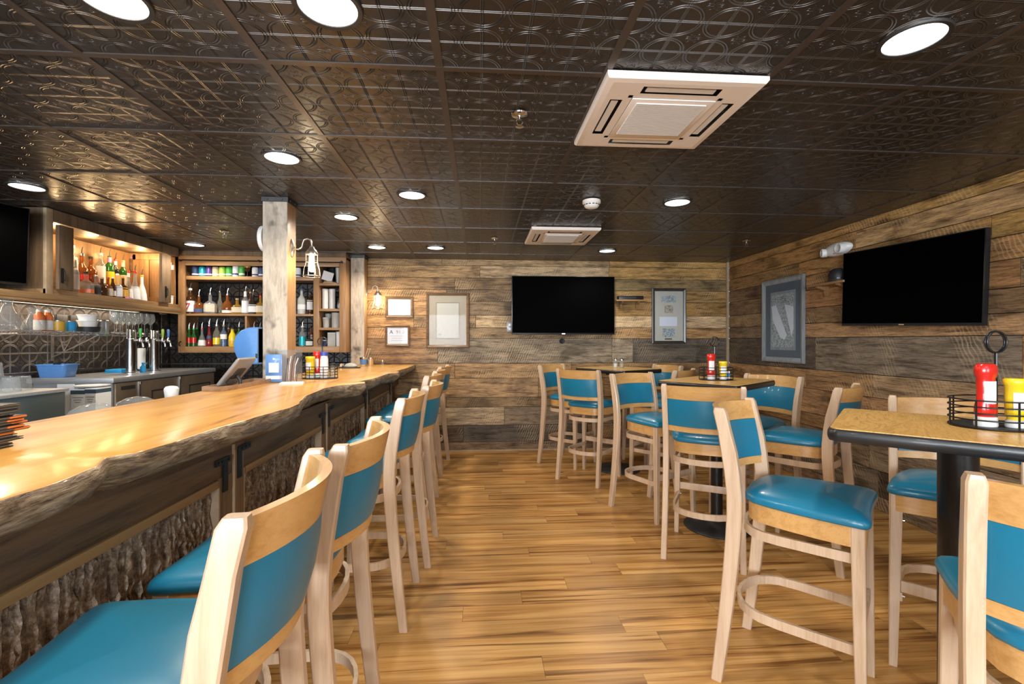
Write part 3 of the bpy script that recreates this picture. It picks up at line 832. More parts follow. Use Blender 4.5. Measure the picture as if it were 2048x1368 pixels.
# ================================================================== ceiling fixtures
for k, (x, y, p) in enumerate(DOWN):
    hot = (x < -1 and x > -1.2)
    place = {(-1.04, 1.40): 'over the near bar top, cut by the top left edge of the frame', (-1.045, 2.55): 'over the bar in front of the timber post, brightly lit',
             (-1.045, 3.73): 'just behind the middle timber post, glowing warm', (-1.06, 4.90): 'above the far end of the bar near the post, glowing warm',
             (-.44, 1.39): 'large, cut by the top edge of the frame left of centre', (-.45, 3.14): 'above the aisle between bar post and smoke detector',
             (-.46, 4.89): 'small, above the aisle close to the back wall', (1.39, 1.41): 'large, at the top right above the near table',
             (1.375, 3.18): 'right of the smoke detector above the middle table', (1.36, 4.93): 'small, above the far table right of the further air conditioner',
             (-2.84, 3.14): 'at the far left of the ceiling above the wall cabinet', (-2.86, 4.90): 'in front of the back bar shelves near the sprinkler',
             (-.43, -.5): 'behind the camera above the aisle', (1.39, -.5): 'behind the camera above the tables', (-1.04, -.2): 'behind the camera above the bar'}[(x, y)]
    t = thing('recessed_light', 'recessed light ' + place, 'ceiling light', (x, y, CEIL - .0065), 0, 'recessed ceiling lights')
    b = B(); b.lathe([(.083, .004), (.083, -.002), (.096, -.004), (.099, .0), (.099, .004)], 36, closed=True, cap=False); obj('trim_ring', b, M['galv'], t)
    b = B(); b.lathe([(.001, -.001), (.05, -.0015), (.0825, .001), (.0825, .004), (.001, .004)], 36, cap=False); obj('lens', b, M['lens_hot'] if hot else M['lens'], t)
CW = M['cream']
def cassette(x0, x1, y0, y1, label):
    cx, cy = (x0 + x1) / 2, (y0 + y1) / 2
    t = thing('air_conditioner', label, 'air conditioner', (cx, cy, CEIL - .0055), 0, 'ceiling cassette air conditioners')
    w, h = (x1 - x0) / 2, (y1 - y0) / 2
    b = B(); fr = [(1.0, 0), (1.0, -.012), (.985, -.024), (.90, -.028)]
    # ring shaped panel with four slots
    def ring(s0, z0, s1, z1):
        o = [b.bm.verts.new((sx * w * s0, sy * h * s0, z0)) for sx, sy in ((-1, -1), (1, -1), (1, 1), (-1, 1))]
        i = [b.bm.verts.new((sx * w * s1, sy * h * s1, z1)) for sx, sy in ((-1, -1), (1, -1), (1, 1), (-1, 1))]
        for k in range(4): b._f([o[k], o[(k + 1) % 4], i[(k + 1) % 4], i[k]])
    ring(1, 0, 1, -.014); ring(1, -.014, .975, -.024); ring(.975, -.024, .90, -.027)
    # bottom face between .90 and .56 with slots cut by leaving four gaps
    S0, S1, A, Bn, G = .90, .56, .83, .67, .50
    def quad(xa, xb, ya, yb, z=-.027):
        v = [b.bm.verts.new((xx * w, yy * h, z)) for xx, yy in ((xa, ya), (xb, ya), (xb, yb), (xa, yb))]; b._f(v)
    for sx, sy in ((1, 0), (-1, 0), (0, 1), (0, -1)):
        def Q(l0, l1, m0, m1):
            if sx: quad(min(sx * l0, sx * l1), max(sx * l0, sx * l1), m0, m1)
            else: quad(m0, m1, min(sy * l0, sy * l1), max(sy * l0, sy * l1))
        Q(A, S0, -.62, .62); Q(S1, Bn, -.56, .56); Q(Bn, A, G, .62 if sx else .62); Q(Bn, A, -.62, -G)
        if True:
            Q(S1, Bn, .56, .62); Q(S1, Bn, -.62, -.56)
    for sx in (-1, 1):
        for sy in (-1, 1): quad(min(sx * .62, sx * .90), max(sx * .62, sx * .90), min(sy * .62, sy * .90), max(sy * .62, sy * .90))
    obj('panel', b, CW, t)
    b = B(); b.box(-w * .84, w * .84, -h * .84, h * .84, -.006, -.001); obj('duct', b, M['matte_black'], t)
    for sx, sy in ((1, 0), (-1, 0), (0, 1), (0, -1)):
        b = B()
        if sx: b.box(sx * w * .745 - .017, sx * w * .745 + .010, -h * .44, h * .44, -.024, -.020)
        else: b.box(-w * .44, w * .44, sy * h * .745 - .012, sy * h * .745 + .016, -.024, -.020)
        obj('louvre', b, M['white'], t)
    b = B(); b.box(-w * .555, w * .555, -h * .555, h * .555, -.031, -.026, .003); obj('grille_frame', b, CW, t)
    b = B(); n = 34
    for k in range(n):
        y = -h * .46 + k * h * .92 / n
        b.box(-w * .47, w * .47, y, y + h * .92 / n * .62, -.0345, -.031)
    o = obj('intake_grille', b, M['white'], t); o['kind'] = 'stuff'
cassette(.455, 1.057, 1.640, 2.238, 'large cream ceiling air conditioner with four vents above the near table')
cassette(.435, 1.030, 3.920, 4.545, 'further cream ceiling air conditioner close to the back wall')
t = thing('smoke_detector', 'round white smoke detector on the ceiling between the two air conditioners', 'smoke detector', (.767, 3.176, CEIL - .0055))
b = B(); b.lathe([(.001, 0), (.062, 0), (.062, -.018), (.058, -.022), (.001, -.022)], 30, cap=False); obj('base', b, M['cream'], t)
b = B(); b.lathe([(.001, -.022), (.053, -.022), (.052, -.034), (.042, -.048), (.024, -.054), (.001, -.055)], 30, cap=False); obj('cover', b, M['white'], t, 50)
b = B()
for k in range(14):
    a = 2 * PI * k / 14; b.box(-.008, .008, .0505, .0535, -.034, -.028, M=Matrix.Rotation(a, 4, 'Z'))
o = obj('vent_slots', b, M['matte_black'], t)
for x, y, lab in ((.168, 1.984, 'nearest chrome fire sprinkler on the ceiling, top centre'), (.136, 4.384, 'fire sprinkler on the ceiling near the back wall above the aisle'),
                  (2.554, 4.326, 'fire sprinkler on the ceiling near the right corner of the room'), (-2.249, 4.289, 'fire sprinkler on the ceiling left of the timber post')):
    t = thing('fire_sprinkler', lab, 'sprinkler', (x, y, CEIL - .0065), .4, 'ceiling fire sprinklers')
    b = B(); b.lathe([(.001, 0), (.036, 0), (.034, -.005), (.012, -.010), (.001, -.010)], 24, cap=False); obj('escutcheon', b, M['chrome'], t)
    b = B(); b.cyl((0, 0, -.008), (0, 0, -.024), .008, .007); b.tube([(.008, 0, -.022), (.015, 0, -.034), (.008, 0, -.047), (0, 0, -.050)], .0022, 6); b.tube([(-.008, 0, -.022), (-.015, 0, -.034), (-.008, 0, -.047), (0, 0, -.050)], .0022, 6); obj('frame_arms', b, M['chrome'], t)
    b = B(); b.lathe([(.001, -.051), (.017, -.052), (.018, -.054), (.001, -.055)], 16, cap=False); obj('deflector', b, M['chrome'], t)

# ================================================================== things on the plank walls
def frame_on(name, label, M0, w, h, fw, mats, inner, cat='picture', depth=.025):
    """local: x right, z up, -y out of the wall; M0 places it"""
    t = thing(name, label, cat); t.matrix_world = M0
    b = B(); pr = [(0, 0), (0, -depth * .8), (fw * .3, -depth), (fw * .75, -depth * .75), (fw, -depth * .5), (fw, 0)]
    for f in range(1):
        fr = []
        for sx, sz in ((-1, -1), (1, -1), (1, 1), (-1, 1)):
            fr.append([Vector((sx * (w / 2 - i), o, sz * (h / 2 - i))) for i, o in pr])
        b.sweep(fr, closed=True)
    obj('frame', b, mats, t, 20)
    iw, ih = w / 2 - fw + .002, h / 2 - fw + .002
    inner(t, iw, ih)
    b = B(); b.box(-iw, iw, -depth * .48, -depth * .42, -ih, ih); obj('glass', b, M['acrylic'], t)
    return t
def flat(name, t, x0, x1, z0, z1, y, m):
    b = B(); b.box(x0, x1, y - .0012, y, z0, z1); return obj(name, b, m, t)
BK = lambda x, z: Matrix.Translation((x, YB - .003, z))
RT = lambda y, z: Matrix.Translation((XR - .003, y, z)) @ Matrix.Rotation(-PI / 2, 4, 'Z')
def inner_cert1(t, w, h):
    flat('certificate', t, -w, w, -h, h, -.002, M['paper'])
    b = B()
    for k, ww in enumerate((.35, .6, .75, .7, .5)): b.box(-w * ww * .7, w * ww * .7, -.0042, -.0034, h * (.55 - .27 * k), h * (.58 - .27 * k))
    obj('print_lines', b, M['inkgrey'], t)
frame_on('framed_certificate', 'brown framed certificate on the plank wall beside the far lamp, upper of two', BK(-.945, 1.703), .325, .252, .032, M['walnut'], inner_cert1, 'certificate')
def inner_cert2(t, w, h):
    flat('certificate', t, -w, w, -h, h, -.002, M['paper'])
    R = Matrix.Rotation(PI / 2, 4, 'X')
    text('grade_letter', 'A', .062, M['ink'], t, Matrix.Translation((-w * .62, -.0045, h * .42)) @ R)
    text('score', '91.0', .058, M['inkgrey'], t, Matrix.Translation((w * .25, -.0045, h * .42)) @ R)
    b = B()
    for k, ww in enumerate((.8, .55, .65)): b.box(-w * ww, w * ww, -.0042, -.0034, h * (-.05 - .27 * k), h * (-.02 - .27 * k))
    obj('print_lines', b, M['inkgrey'], t)
frame_on('framed_certificate', 'framed sanitation grade card with a large letter A, lower of two', BK(-.965, 1.368), .284, .241, .024, M['walnut'], inner_cert2, 'certificate')
def inner_big(t, w, h):
    flat('mount', t, -w, w, -h, h, -.002, M['mat_tan'])
    b = B(); f = .62
    for x0, x1, z0, z1 in ((-w * f, w * f, h * .70, h * .71), (-w * f, w * f, -h * .74, -h * .73), (-w * f - .002, -w * f, -h * .74, h * .71), (w * f, w * f + .002, -h * .74, h * .71)): b.box(x0, x1, -.0046, -.0034, z0, z1)
    obj('ruled_border', b, M['ink'], t)
    flat('print', t, -w * f + .01, w * f - .01, -h * .71, h * .68, -.0032, M['mat_cream'])
    b = B(); b.box(-w * .5, -w * .36, -.005, -.0046, -h * .60, -h * .55); obj('signature', b, M['inkgrey'], t)
frame_on('framed_print', 'large brown framed parchment print reflecting a window, left of the television', BK(-.380, 1.551), .505, .655, .034, M['walnut'], inner_big)
def inner_photos(t, w, h):
    flat('mount', t, -w, w, -h, h, -.002, M['mat_cream'])
    flat('photo', t, -.09, .09, h * .54, h * .82, -.0035, M['photo_grey'])
    flat('photo', t, -.05, .055, h * .12, h * .43, -.0035, M['photo_brown'])
    flat('letter', t, -.115, .105, -h * .40, -h * .03, -.0035, M['paper'])
    flat('photo', t, -.075, .075, -h * .84, -h * .50, -.0035, M['photo_grey'])
    flat('plaque', t, -.048, .04, -h * .95, -h * .885, -.0035, M['walnut'])
frame_on('framed_photographs', 'black framed mount with three photographs and a letter, right of the television', BK(2.303, 1.611), .425, .675, .034, M['blackframe'], inner_photos)
def inner_news(t, w, h):
    flat('mount', t, -w, w, -h, h, -.002, M['mat_blue'])
    flat('inner_mount', t, -w * .70, w * .70, -h * .80, h * .78, -.0035, M['pewter'])
    flat('newspaper', t, -w * .62, w * .62, -h * .72, h * .70, -.005, M['photo_grey'])
    b = B(); Mx = Matrix.Rotation(PI / 2, 4, 'X')
    b.prism([(-w * .62, h * .40), (-w * .36, h * .42), (w * .25, -h * .40), (w * .12, -h * .52), (-w * .12, -h * .46), (-w * .55, h * .02)], .0063, .0072, M=Mx)
    b.prism([(w * .12, h * .42), (w * .60, h * .34), (w * .60, -h * .22), (w * .5, -h * .45)], .0063, .0072, M=Mx)
    obj('print_shape', b, M['paper'], t)
    b = B()
    for k in range(4): b.box(-w * .3, w * (.3 + .06 * (k % 2)), -.0062, -.0052, h * (.62 - .05 * k), h * (.63 - .05 * k))
    obj('headline', b, M['ink'], t)
frame_on('framed_newspaper', 'tall pewter framed newspaper page on the right wall left of the television', RT(4.53, 1.515), .655, .85, .05, M['pewter'], inner_news)

def television(label, M0, w, h, mount=.06):
    t = thing('television', label, 'television'); t.matrix_world = M0
    b = B(); b.box(-w / 2, w / 2, 0, .035, -h / 2, h / 2, .004); obj('bezel', b, M['bezel'], t)
    b = B(); b.box(-w / 2 + .008, w / 2 - .008, -.0015, .001, -h / 2 + .018, h / 2 - .008); obj('screen', b, M['screen'], t)
    b = B(); b.box(-.02, .02, -.001, .0, -h / 2 + .005, -h / 2 + .012); obj('maker_badge', b, M['chrome'], t)
    b = B(); b.box(-.2, .2, .035, .035 + mount, -.12, .12); obj('wall_mount', b, M['matte_black'], t)
    return t
television('black flat television on the back wall between two framed pieces', Matrix.Translation((.986, 5.475, 1.728)), 1.23, .69, .066)
television('black flat television mounted on the right plank wall', Matrix.Translation((2.972, 3.10, 1.704)) @ Matrix.Rotation(-PI / 2 + .055, 4, 'Z') @ Matrix.Rotation(.033, 4, 'Y'), 1.03, .585, .045)
television('black television at the far left edge in front of the wall cabinet', Matrix.Translation((-3.235, 2.985, 1.945)) @ Matrix.Rotation(1.25, 4, 'Z') @ Matrix.Rotation(.05, 4, 'X'), .93, .53, .05)

def wall_shelf(label, M0, w, d):
    t = thing('wall_shelf', label, 'shelf'); t.matrix_world = M0
    b = B(); b.box(-w / 2, w / 2, -d, 0, -.018, 0, .002); obj('board', b, M['cabinet_x'], t)
    for sx in (-.55, .55):
        b = B(); x = sx * w / 2
        b.prism([(-.0, -.018), (-.0, -.10), (-.025, -.10), (-.032, -.055), (-d * .8, -.03), (-d * .85, -.018)], x - .012, x + .012, M=Matrix(((0, 0, 1, 0), (1, 0, 0, 0), (0, 1, 0, 0), (0, 0, 0, 1))))
        obj('bracket', b, M['cabinet'], t)
    return t
wall_shelf('small wooden shelf on the back wall right of the television', BK(1.80, 1.80), .36, .12)
t = thing('cable_box', 'slim black cable box on the small shelf of the back wall', 'electronics', (1.80, YB - .07, 1.8005))
b = B(); b.box(-.15, .15, -.045, .045, .0, .045, .003); obj('casing', b, M['black'], t)
b = B(); b.box(-.06, .06, -.047, -.045, .012, .034); obj('display', b, M['matte_black'], t)
wall_shelf('small wooden shelf on the right wall beside the television', RT(3.80, 1.80), .42, .13)
t = thing('black_helmet_dome', 'round black dome on the small shelf beside the right television', 'dome', (2.97, 3.70, 1.8005))
b = B(); b.lathe([(.001, 0), (.06, .0), (.066, .02), (.066, .055), (.055, .088), (.03, .107), (.001, .112)], 24, cap=False); obj('dome', b, M['matte_black'], t, 60)
b = B(); b.lathe([(.067, .018), (.0675, .024), (.067, .030), (.064, .024)], 24, closed=True, cap=False); obj('rim', b, M['black'], t)
# emergency light
t = thing('emergency_light', 'white twin-headed emergency light high on the right wall', 'emergency light'); t.matrix_world = RT(3.785, 2.085) @ Matrix.Rotation(-.04, 4, 'Y')
b = B(); b.lathe([(.001, 0), (.062, 0), (.062, .03), (.05, .052), (.02, .062), (.001, .063)], 28, M=Matrix.Rotation(PI / 2, 4, 'X'), sx=2.35, sy=.9, cap=False); obj('housing', b, M['white'], t, 60)
for sx, r in ((-.105, .036), (.075, .042)):
    b = B(); Mx = Matrix.Translation((sx, -.045, -.008)) @ Matrix.Rotation(PI / 2, 4, 'X') @ Matrix.Rotation(-.4 if sx < 0 else -.1, 4, 'Y')
    b.lathe([(.001, -.01), (r, -.01), (r * 1.05, .02), (r, .032), (r * .85, .032), (r * .6, .016), (.001, .012)], 22, M=Mx, cap=False); h_ = obj('lamp_head', b, M['white'], t, 50)
    b = B(); b.lathe([(.001, .020), (r * .45, .024), (r * .8, .031)], 18, M=Mx, cap=False); obj('lamp_lens', b, M['clear'], h_)
b = B(); b.lathe([(.001, 0), (.004, 0), (.004, .004), (.001, .005)], 8, M=Matrix.Translation((.01, -.058, -.04)) @ Matrix.Rotation(PI / 2, 4, 'X'), cap=False); obj('indicator', b, M['red'], t)
t = thing('power_outlet', 'grey power outlet on the back wall at the left edge of the television', 'outlet'); t.matrix_world = BK(.355, 1.475)
b = B(); b.box(-.035, .035, -.008, 0, -.057, .057, .002); obj('cover_plate', b, M['pewter'], t)
for z in (-.024, .024):
    b = B(); b.box(-.014, .014, -.010, -.008, z - .014, z + .014, .001); obj('socket', b, M['white'], t)
t = thing('cable_grommet', 'small round black cable grommet in the planks below the back television', 'grommet'); t.matrix_world = BK(.985, 1.305)
b = B(); b.lathe([(.014, 0), (.030, 0), (.032, .006), (.026, .012), (.014, .008)], 24, M=Matrix.Rotation(PI / 2, 4, 'X'), closed=True, cap=False); obj('ring', b, M['matte_black'], t)
b = B(); b.lathe([(.001, 0), (.015, 0), (.015, .003), (.001, .004)], 16, M=Matrix.Rotation(PI / 2, 4, 'X'), cap=False); obj('plug', b, M['ink'], t)
# white clock seen edge-on and the towel dispenser on the left side of the middle post
t = thing('round_clock', 'round white clock on the left side of the middle post, seen edge-on', 'clock', (-1.4635, 3.325, 2.005))
b = B(); b.lathe([(.001, 0), (.088, 0), (.092, .01), (.088, .026), (.080, .028), (.078, .020), (.001, .020)], 32, M=Matrix.Rotation(-PI / 2, 4, 'Y'), cap=False); obj('case', b, M['white'], t)
b = B(); b.lathe([(.001, .0205), (.076, .0205), (.001, .0215)], 32, M=Matrix.Rotation(-PI / 2, 4, 'Y'), cap=False); obj('face', b, M['paper'], t)
t = thing('paper_towel_dispenser', 'translucent blue paper towel dispenser on the left side of the middle post', 'dispenser', (-1.4635, 3.325, 1.15))
P = [(0, 0), (-.10, 0), (-.128, .03), (-.150, .085), (-.155, .14), (-.142, .185), (-.108, .222), (-.06, .242), (0, .245)]
b = B(); fr = []
for yy, s in ((-.135, .93), (-.128, 1), (.128, 1), (.135, .93)): fr.append([Vector((px * s, yy, .1225 + (pz - .1225) * s)) for px, pz in P])
b.sweep(fr); obj('cover', b, M['blue'], t, 35)
b = B(); b.box(-.004, 0, -.12, .12, .01, .235); b.box(-.012, .0, -.138, -.1355, .04, .07); obj('back_plate', b, M['matte_black'], t)

# ================================================================== wall cabinet on the left wall
XC = -3.13
t = thing('wall_cabinet', 'long lit wooden wall cabinet above the tin backsplash on the left wall', 'cabinet', (XL, 4.0, 1.60))
def OC(b): bmesh.ops.translate(b.bm, verts=b.bm.verts, vec=(-XL, -4.0, -1.60)); return b
b = B(); b.box(XL + .003, XC + .02, 2.2, 5.09, 1.60, 1.645, .004); b.box(XC, XC + .018, 2.2, 5.09, 1.583, 1.5995); obj('lower_ledge', OC(b), M['cabinet_y'], t)
b = B(); b.box(XL + .003, XC, 3.60, 5.085, 1.646, 1.684, .002); obj('bottom_board', OC(b), M['cabinet_y'], t)
b = B(); b.box(XC - .012, XC + .004, 3.66, 5.085, 2.18, CEIL - .006); b.box(XL + .003, XC - .012, 3.63, 5.085, 2.185, CEIL - .012); obj('soffit', OC(b), M['olddark'], t)
b = B(); b.box(XL + .003, XL + .016, 3.63, 5.085, 1.685, 2.184); b.box(XL + .003, -3.225, 5.186, 5.2, 1.646, CEIL - .012); b.box(XL + .003, XL + .016, 5.0855, 5.186, 1.646, 2.184); obj('back_panel', OC(b), M['cabinet'], t)
b = B(); b.box(XL + .017, -3.225, 5.0855, 5.1855, 1.646, 1.684); b.box(XL + .017, -3.225, 5.0855, 5.1855, 2.19, CEIL - .012); obj('corner_board', OC(b), M['cabinet_y'], t)
b = B(); b.box(XL + .003, XC - .02, 3.60, 3.63, 1.685, CEIL - .006); obj('side_panel', OC(b), M['olddark'], t)
b = B(); b.box(XC - .02, XC + .004, 3.60, 3.655, 1.646, CEIL - .006, .002); obj('corner_trim', OC(b), M['endgrain'], t)
b = B(); b.box(XL + .017, XC - .015, 4.935, 4.955, 1.685, 2.184); obj('side_panel', OC(b), M['cabinet'], t)
b = B(); b.box(XL + .05, XL + .075, 4.925, 4.934, 1.70, 2.17); b.box(XC - .05, XC - .025, 4.925, 4.934, 1.70, 2.17)
b.box(XL + .05, XC - .025, 4.925, 4.934, 2.12, 2.17); b.box(XL + .05, XC - .025, 4.925, 4.934, 1.70, 1.745); b.box(XL + .20, XL + .205, 4.925, 4.934, 1.745, 2.12); obj('panel_moulding', OC(b), M['cabinet'], t)
b = B(); b.box(XL + .017, XL + .16, 3.66, 4.90, 1.685, 1.80); obj('bottle_step', OC(b), M['cabinet_y'], t)
for y0, y1, hy in ((3.675, 3.80, 3.70), (4.795, 4.93, 4.85)):
    b = B(); b.box(XC + .001, XC + .028, y0, y1, 1.687, 2.165, .004); d = obj('door', OC(b), M['olddark'], t)
    b = B(); b.tube([(XC + .028, hy, 1.75), (XC + .045, hy, 1.755), (XC + .048, hy, 1.79), (XC + .045, hy, 1.825), (XC + .028, hy, 1.83)], .0045, 8); b.box(XC + .028, XC + .031, hy - .012, hy + .012, 1.735, 1.845); obj('handle', OC(b), M['iron'], d)
b = B(); b.box(XC - .02, XC + .003, 4.83, 4.90, 1.57, 1.60); obj('cleat', OC(b), M['olddark'], t)
for y in (3.74, 4.10, 4.38):
    b = B(); b.lathe([(.001, 0), (.022, 0), (.020, -.006), (.001, -.007)], 16, (XC - .05, y, 2.1845), cap=False); obj('puck_lamp', OC(b), M['puck'], t)
for y in (3.85, 4.2, 4.55, 4.8):
    point_light('cabinet_lamp', (XC - .17, y, 2.13), 2.6, (1, .66, .32), .03)
point_light('cabinet_end_lamp', (XC - .18, 5.02, 2.12), .8, (1, .68, .34), .02)
# strip below the ledge that lights the backsplash
for y in (3.2, 3.8, 4.4, 4.85):
    b = B()
area_light('under_ledge_lamp', (XL + .075, 4.0, 1.590), (0, 0, 0), .05, 1.9, 8, (1, .78, .56))
t = thing('light_strip', 'slim warm light strip under the cabinet ledge', 'light', (XL + .075, 4.0, 1.599))
b = B(); b.box(-.028, .028, -.97, .97, -.0045, .0); obj('channel', b, M['galv'], t)
b = B(); b.box(-.02, .02, -.95, .95, -.0055, -.0046); obj('diffuser', b, M['strip'], t)

# ================================================================== bottles
def glassware(prof, seg=20, sx=1, sy=1, c=(0, 0, 0)):
    b = B(); b.lathe(prof, seg, c, sx=sx, sy=sy); return b
SHAPES = {  # radius fraction of r, height fraction of h
    'std': [(.80, 0), (1, .015), (1, .58), (.95, .63), (.70, .70), (.42, .76), (.34, .82), (.33, .97), (.36, .98), (.36, 1)],
    'tall': [(.85, 0), (1, .015), (1, .66), (.85, .71), (.5, .77), (.40, .82), (.37, .98), (.40, 1)],
    'squat': [(.9, 0), (1, .03), (1.02, .35), (.95, .48), (.65, .60), (.36, .68), (.30, .76), (.30, 1)],
    'flask': [(.85, 0), (1, .02), (1.0, .45), (.92, .52), (.60, .60), (.30, .65), (.26, .74), (.28, 1)],
    'bell': [(.95, 0), (1, .02), (.92, .25), (.70, .45), (.42, .60), (.30, .70), (.28, 1)],
    'jug': [(.9, 0), (1, .02), (1, .52), (.80, .66), (.45, .78), (.40, .90), (.44, .91), (.44, 1)],
    'slim': [(.8, 0), (1, .02), (1, .50), (.85, .60), (.55, .72), (.45, .80), (.42, 1)]}
def bottle(x, y, z, r, h, gl, lab, cap, shape, label, group, lz=(.14, .50), pour=False, sq=False, rz=0.0, neck=None, name='liquor_bottle', cat='bottle'):
    t = thing(name, label, cat, (x, y, z + .0004), rz, group)
    S = SHAPES[shape]; seg = 8 if sq else 20; k = 1.06 if sq else 1
    capz = h if pour else h * .93
    b = B(); b.lathe([(r * a * k, c * h) for a, c in S], seg, sx=1, sy=.72 if sq else 1, M=Matrix.Rotation(PI / 8, 4, 'Z') if sq else None); obj('glass_body', b, gl, t, 45 if not sq else 30)
    if lab:
        def rad(f):
            for (a0, f0), (a1, f1) in zip(S, S[1:]):
                if f <= f1: return a0 + (a1 - a0) * (f - f0) / max(1e-6, f1 - f0)
            return S[-1][0]
        fs = [lz[0] + (lz[1] - lz[0]) * i / 4 for i in range(5)]
        b = B(); b.lathe([(r * rad(f) * k * 1.015, f * h) for f in fs], seg, sy=.72 if sq else 1, M=Matrix.Rotation(PI / 8, 4, 'Z') if sq else None, cap=False); obj('paper_label', b, lab, t)
    if neck:
        b = B(); rn = r * S[-1][0] * 1.12; b.lathe([(rn * 1.15, h * .80), (rn, h * .84), (rn, h * .955)], 14, cap=False); obj('neck_wrap', b, neck, t)
    rn = r * S[-1][0]
    if cap:
        b = B(); b.lathe([(rn * 1.15, h * .95), (rn * 1.15, h * 1.02), (rn * .9, h * 1.035)], 14); obj('stopper', b, cap, t)
    if pour:
        b = B(); b.tube([(0, 0, h * 1.0), (0, 0, h + .028), (.004, 0, h + .05), (.010, 0, h + .066)], [.0045, .0033, .003, .0022], 8); obj('pour_spout', b, M['rod'] if pour == 1 else M['chrome'], t)
    return t
W_ = 'spirit bottles in the lit wall cabinet'
XBk, XFr, ZS, ZF = -3.425, -3.235, 1.8003, 1.6843
C = M
for px, r, h, gl, lb, cp, sh, lz, kw, lab in (
    (145, .036, .30, C['clear'], C['paper'], C['white'], 'tall', (.1, .7), dict(pour=1), 'clear bottle with a full white label, leftmost of the raised back row'),
    (163.5, .046, .25, C['g_amber'], C['red'], C['chrome'], 'squat', (.1, .3), dict(pour=1), 'round shouldered bottle with an orange-red band in the raised back row'),
    (182, .046, .24, C['g_amber'], None, C['matte_black'], 'squat', (.1, .3), dict(), 'round amber bottle with a black stopper in the raised back row'),
    (201, .036, .29, C['clear'], C['paper'], C['white'], 'tall', (.1, .62), dict(pour=1), 'tall clear bottle with a white label and long spout beside the green bottle'),
    (219, .036, .29, C['g_green'], C['yellow'], None, 'tall', (.08, .5), dict(pour=1, neck=C['pink']), 'tall green bottle with a yellow label in the lit wall cabinet'),
    (231, .030, .27, C['g_dark'], C['gold'], C['red'], 'std', (.1, .5), dict(pour=1, neck=C['paper']), 'dark green bottle with red and white neck right of the tall green one'),
    (246, .037, .27, C['g_green'], C['mat_cream'], C['cork'], 'std', (.1, .5), dict(pour=1, neck=C['mat_cream']), 'green bottle with cream neck wrap, rightmost of the raised back row')):
    bottle(XBk, ray_y(px, XBk), ZS, r, h, gl, lb, cp, sh, lab, W_, lz, **kw)
for px, r, h, gl, lb, cp, sh, lz, kw, lab in (
    (149, .030, .26, C['clear'], C['paper'], C['white'], 'tall', (.12, .72), dict(neck=C['paper']), 'narrow white-labelled bottle beside the left cabinet door'),
    (172, .050, .185, C['clear'], C['orange'], C['matte_black'], 'flask', (.08, .25), dict(sq=True), 'square clear flask with a small orange label in the front row'),
    (191, .036, .17, C['clear'], C['ink'], C['chrome'], 'flask', (.1, .5), dict(sq=True), 'oval flask with a round black and white emblem in the front row'),
    (204, .038, .16, C['g_brown'], None, C['cork'], 'squat', (.1, .2), dict(), 'domed dark brown bottle in the front row'),
    (216, .033, .17, C['g_amber'], C['mat_cream'], C['red'], 'flask', (.08, .45), dict(sq=True), 'short amber bottle with a cream label in the front row'),
    (225.5, .022, .18, C['g_brown'], C['paper'], C['white'], 'slim', (.1, .35), dict(), 'slim brown bottle squeezed between two labelled ones in the front row'),
    (234.5, .036, .215, C['clear'], C['paper'], C['cream'], 'flask', (.08, .52), dict(sq=True), 'clear bottle with a tall white label in the front row'),
    (246, .036, .20, C['g_brown'], C['gold'], C['gold'], 'flask', (.1, .52), dict(sq=True), 'brown bottle with a black and yellow label in the front row'),
    (257, .034, .26, C['clear'], C['paper'], C['red'], 'bell', (.05, .38), dict(neck=C['cream']), 'pale tapering bottle with a cream label in the front row'),
    (270, .042, .27, C['clear'], C['paper'], C['red'], 'bell', (.04, .48), dict(pour=1), 'wide clear bottle with a white label and red stopper in the front row'),
    (284, .040, .245, C['white'], C['paper'], C['gold'], 'bell', (.04, .3), dict(pour=1), 'opaque white bottle, rightmost in the lit wall cabinet')):
    bottle(XFr, ray_y(px, XFr), ZF, r, h, gl, lb, cp, sh, lab, W_, lz, **kw)
t = thing('sugar_packet', 'tiny pink packet lying on the cabinet edge in front of the bottles', 'packet', (XC - .03, ray_y(257, XC - .03), ZF + .0003), .3)
b = B(); b.box(-.015, .015, -.03, .03, 0, .014, .004); obj('wrapper', b, M['pink'], t)
t = thing('leaflet_holder', 'small dark card holder on the back panel of the lit cabinet', 'holder', (XL + .0165, ray_y(262, XL), 2.0))
b = B(); b.box(0, .03, -.05, .05, 0, .13, .003); obj('pocket', b, M['walnut'], t)
b = B(); b.box(.008, .02, -.04, .04, .1305, .15); obj('cards', b, M['pink'], t)
# the open end of the wall cabinet
t = thing('paper_cup_stack', 'white paper cup hanging at the open right end of the wall cabinet', 'cup', (XC - .06, 5.005, 2.02))
b = B(); b.lathe([(.028, 0), (.04, .085), (.042, .088)], 20); obj('cup', b, M['white'], t)
b = B(); b.box(-.04, .035, .044, .050, .02, .07); obj('holder_clip', b, M['white'], t)
t = thing('blue_folder', 'sky blue folder leaning at the open right end of the wall cabinet', 'folder', (XC - .12, 5.0, ZF + .0003), 0, rot=(0, .22, 0))
b = B(); b.box(-.004, .004, -.035, .04, 0, .24); obj('cover', b, M['skyblue'], t)
b = B(); b.box(.0042, .0075, -.032, .036, .002, .232); obj('sheets', b, M['paper'], t)
t = thing('white_tub', 'small white tub at the right end of the wall cabinet ledge', 'tub', (XC - .055, 5.045, ZF + .0003))
b = B(); b.lathe([(.026, 0), (.03, .075), (.033, .078)], 18); obj('body', b, M['white'], t)
b = B(); b.lathe([(.034, .0785), (.034, .085), (.02, .087)], 18); obj('lid', b, M['paper'], t)

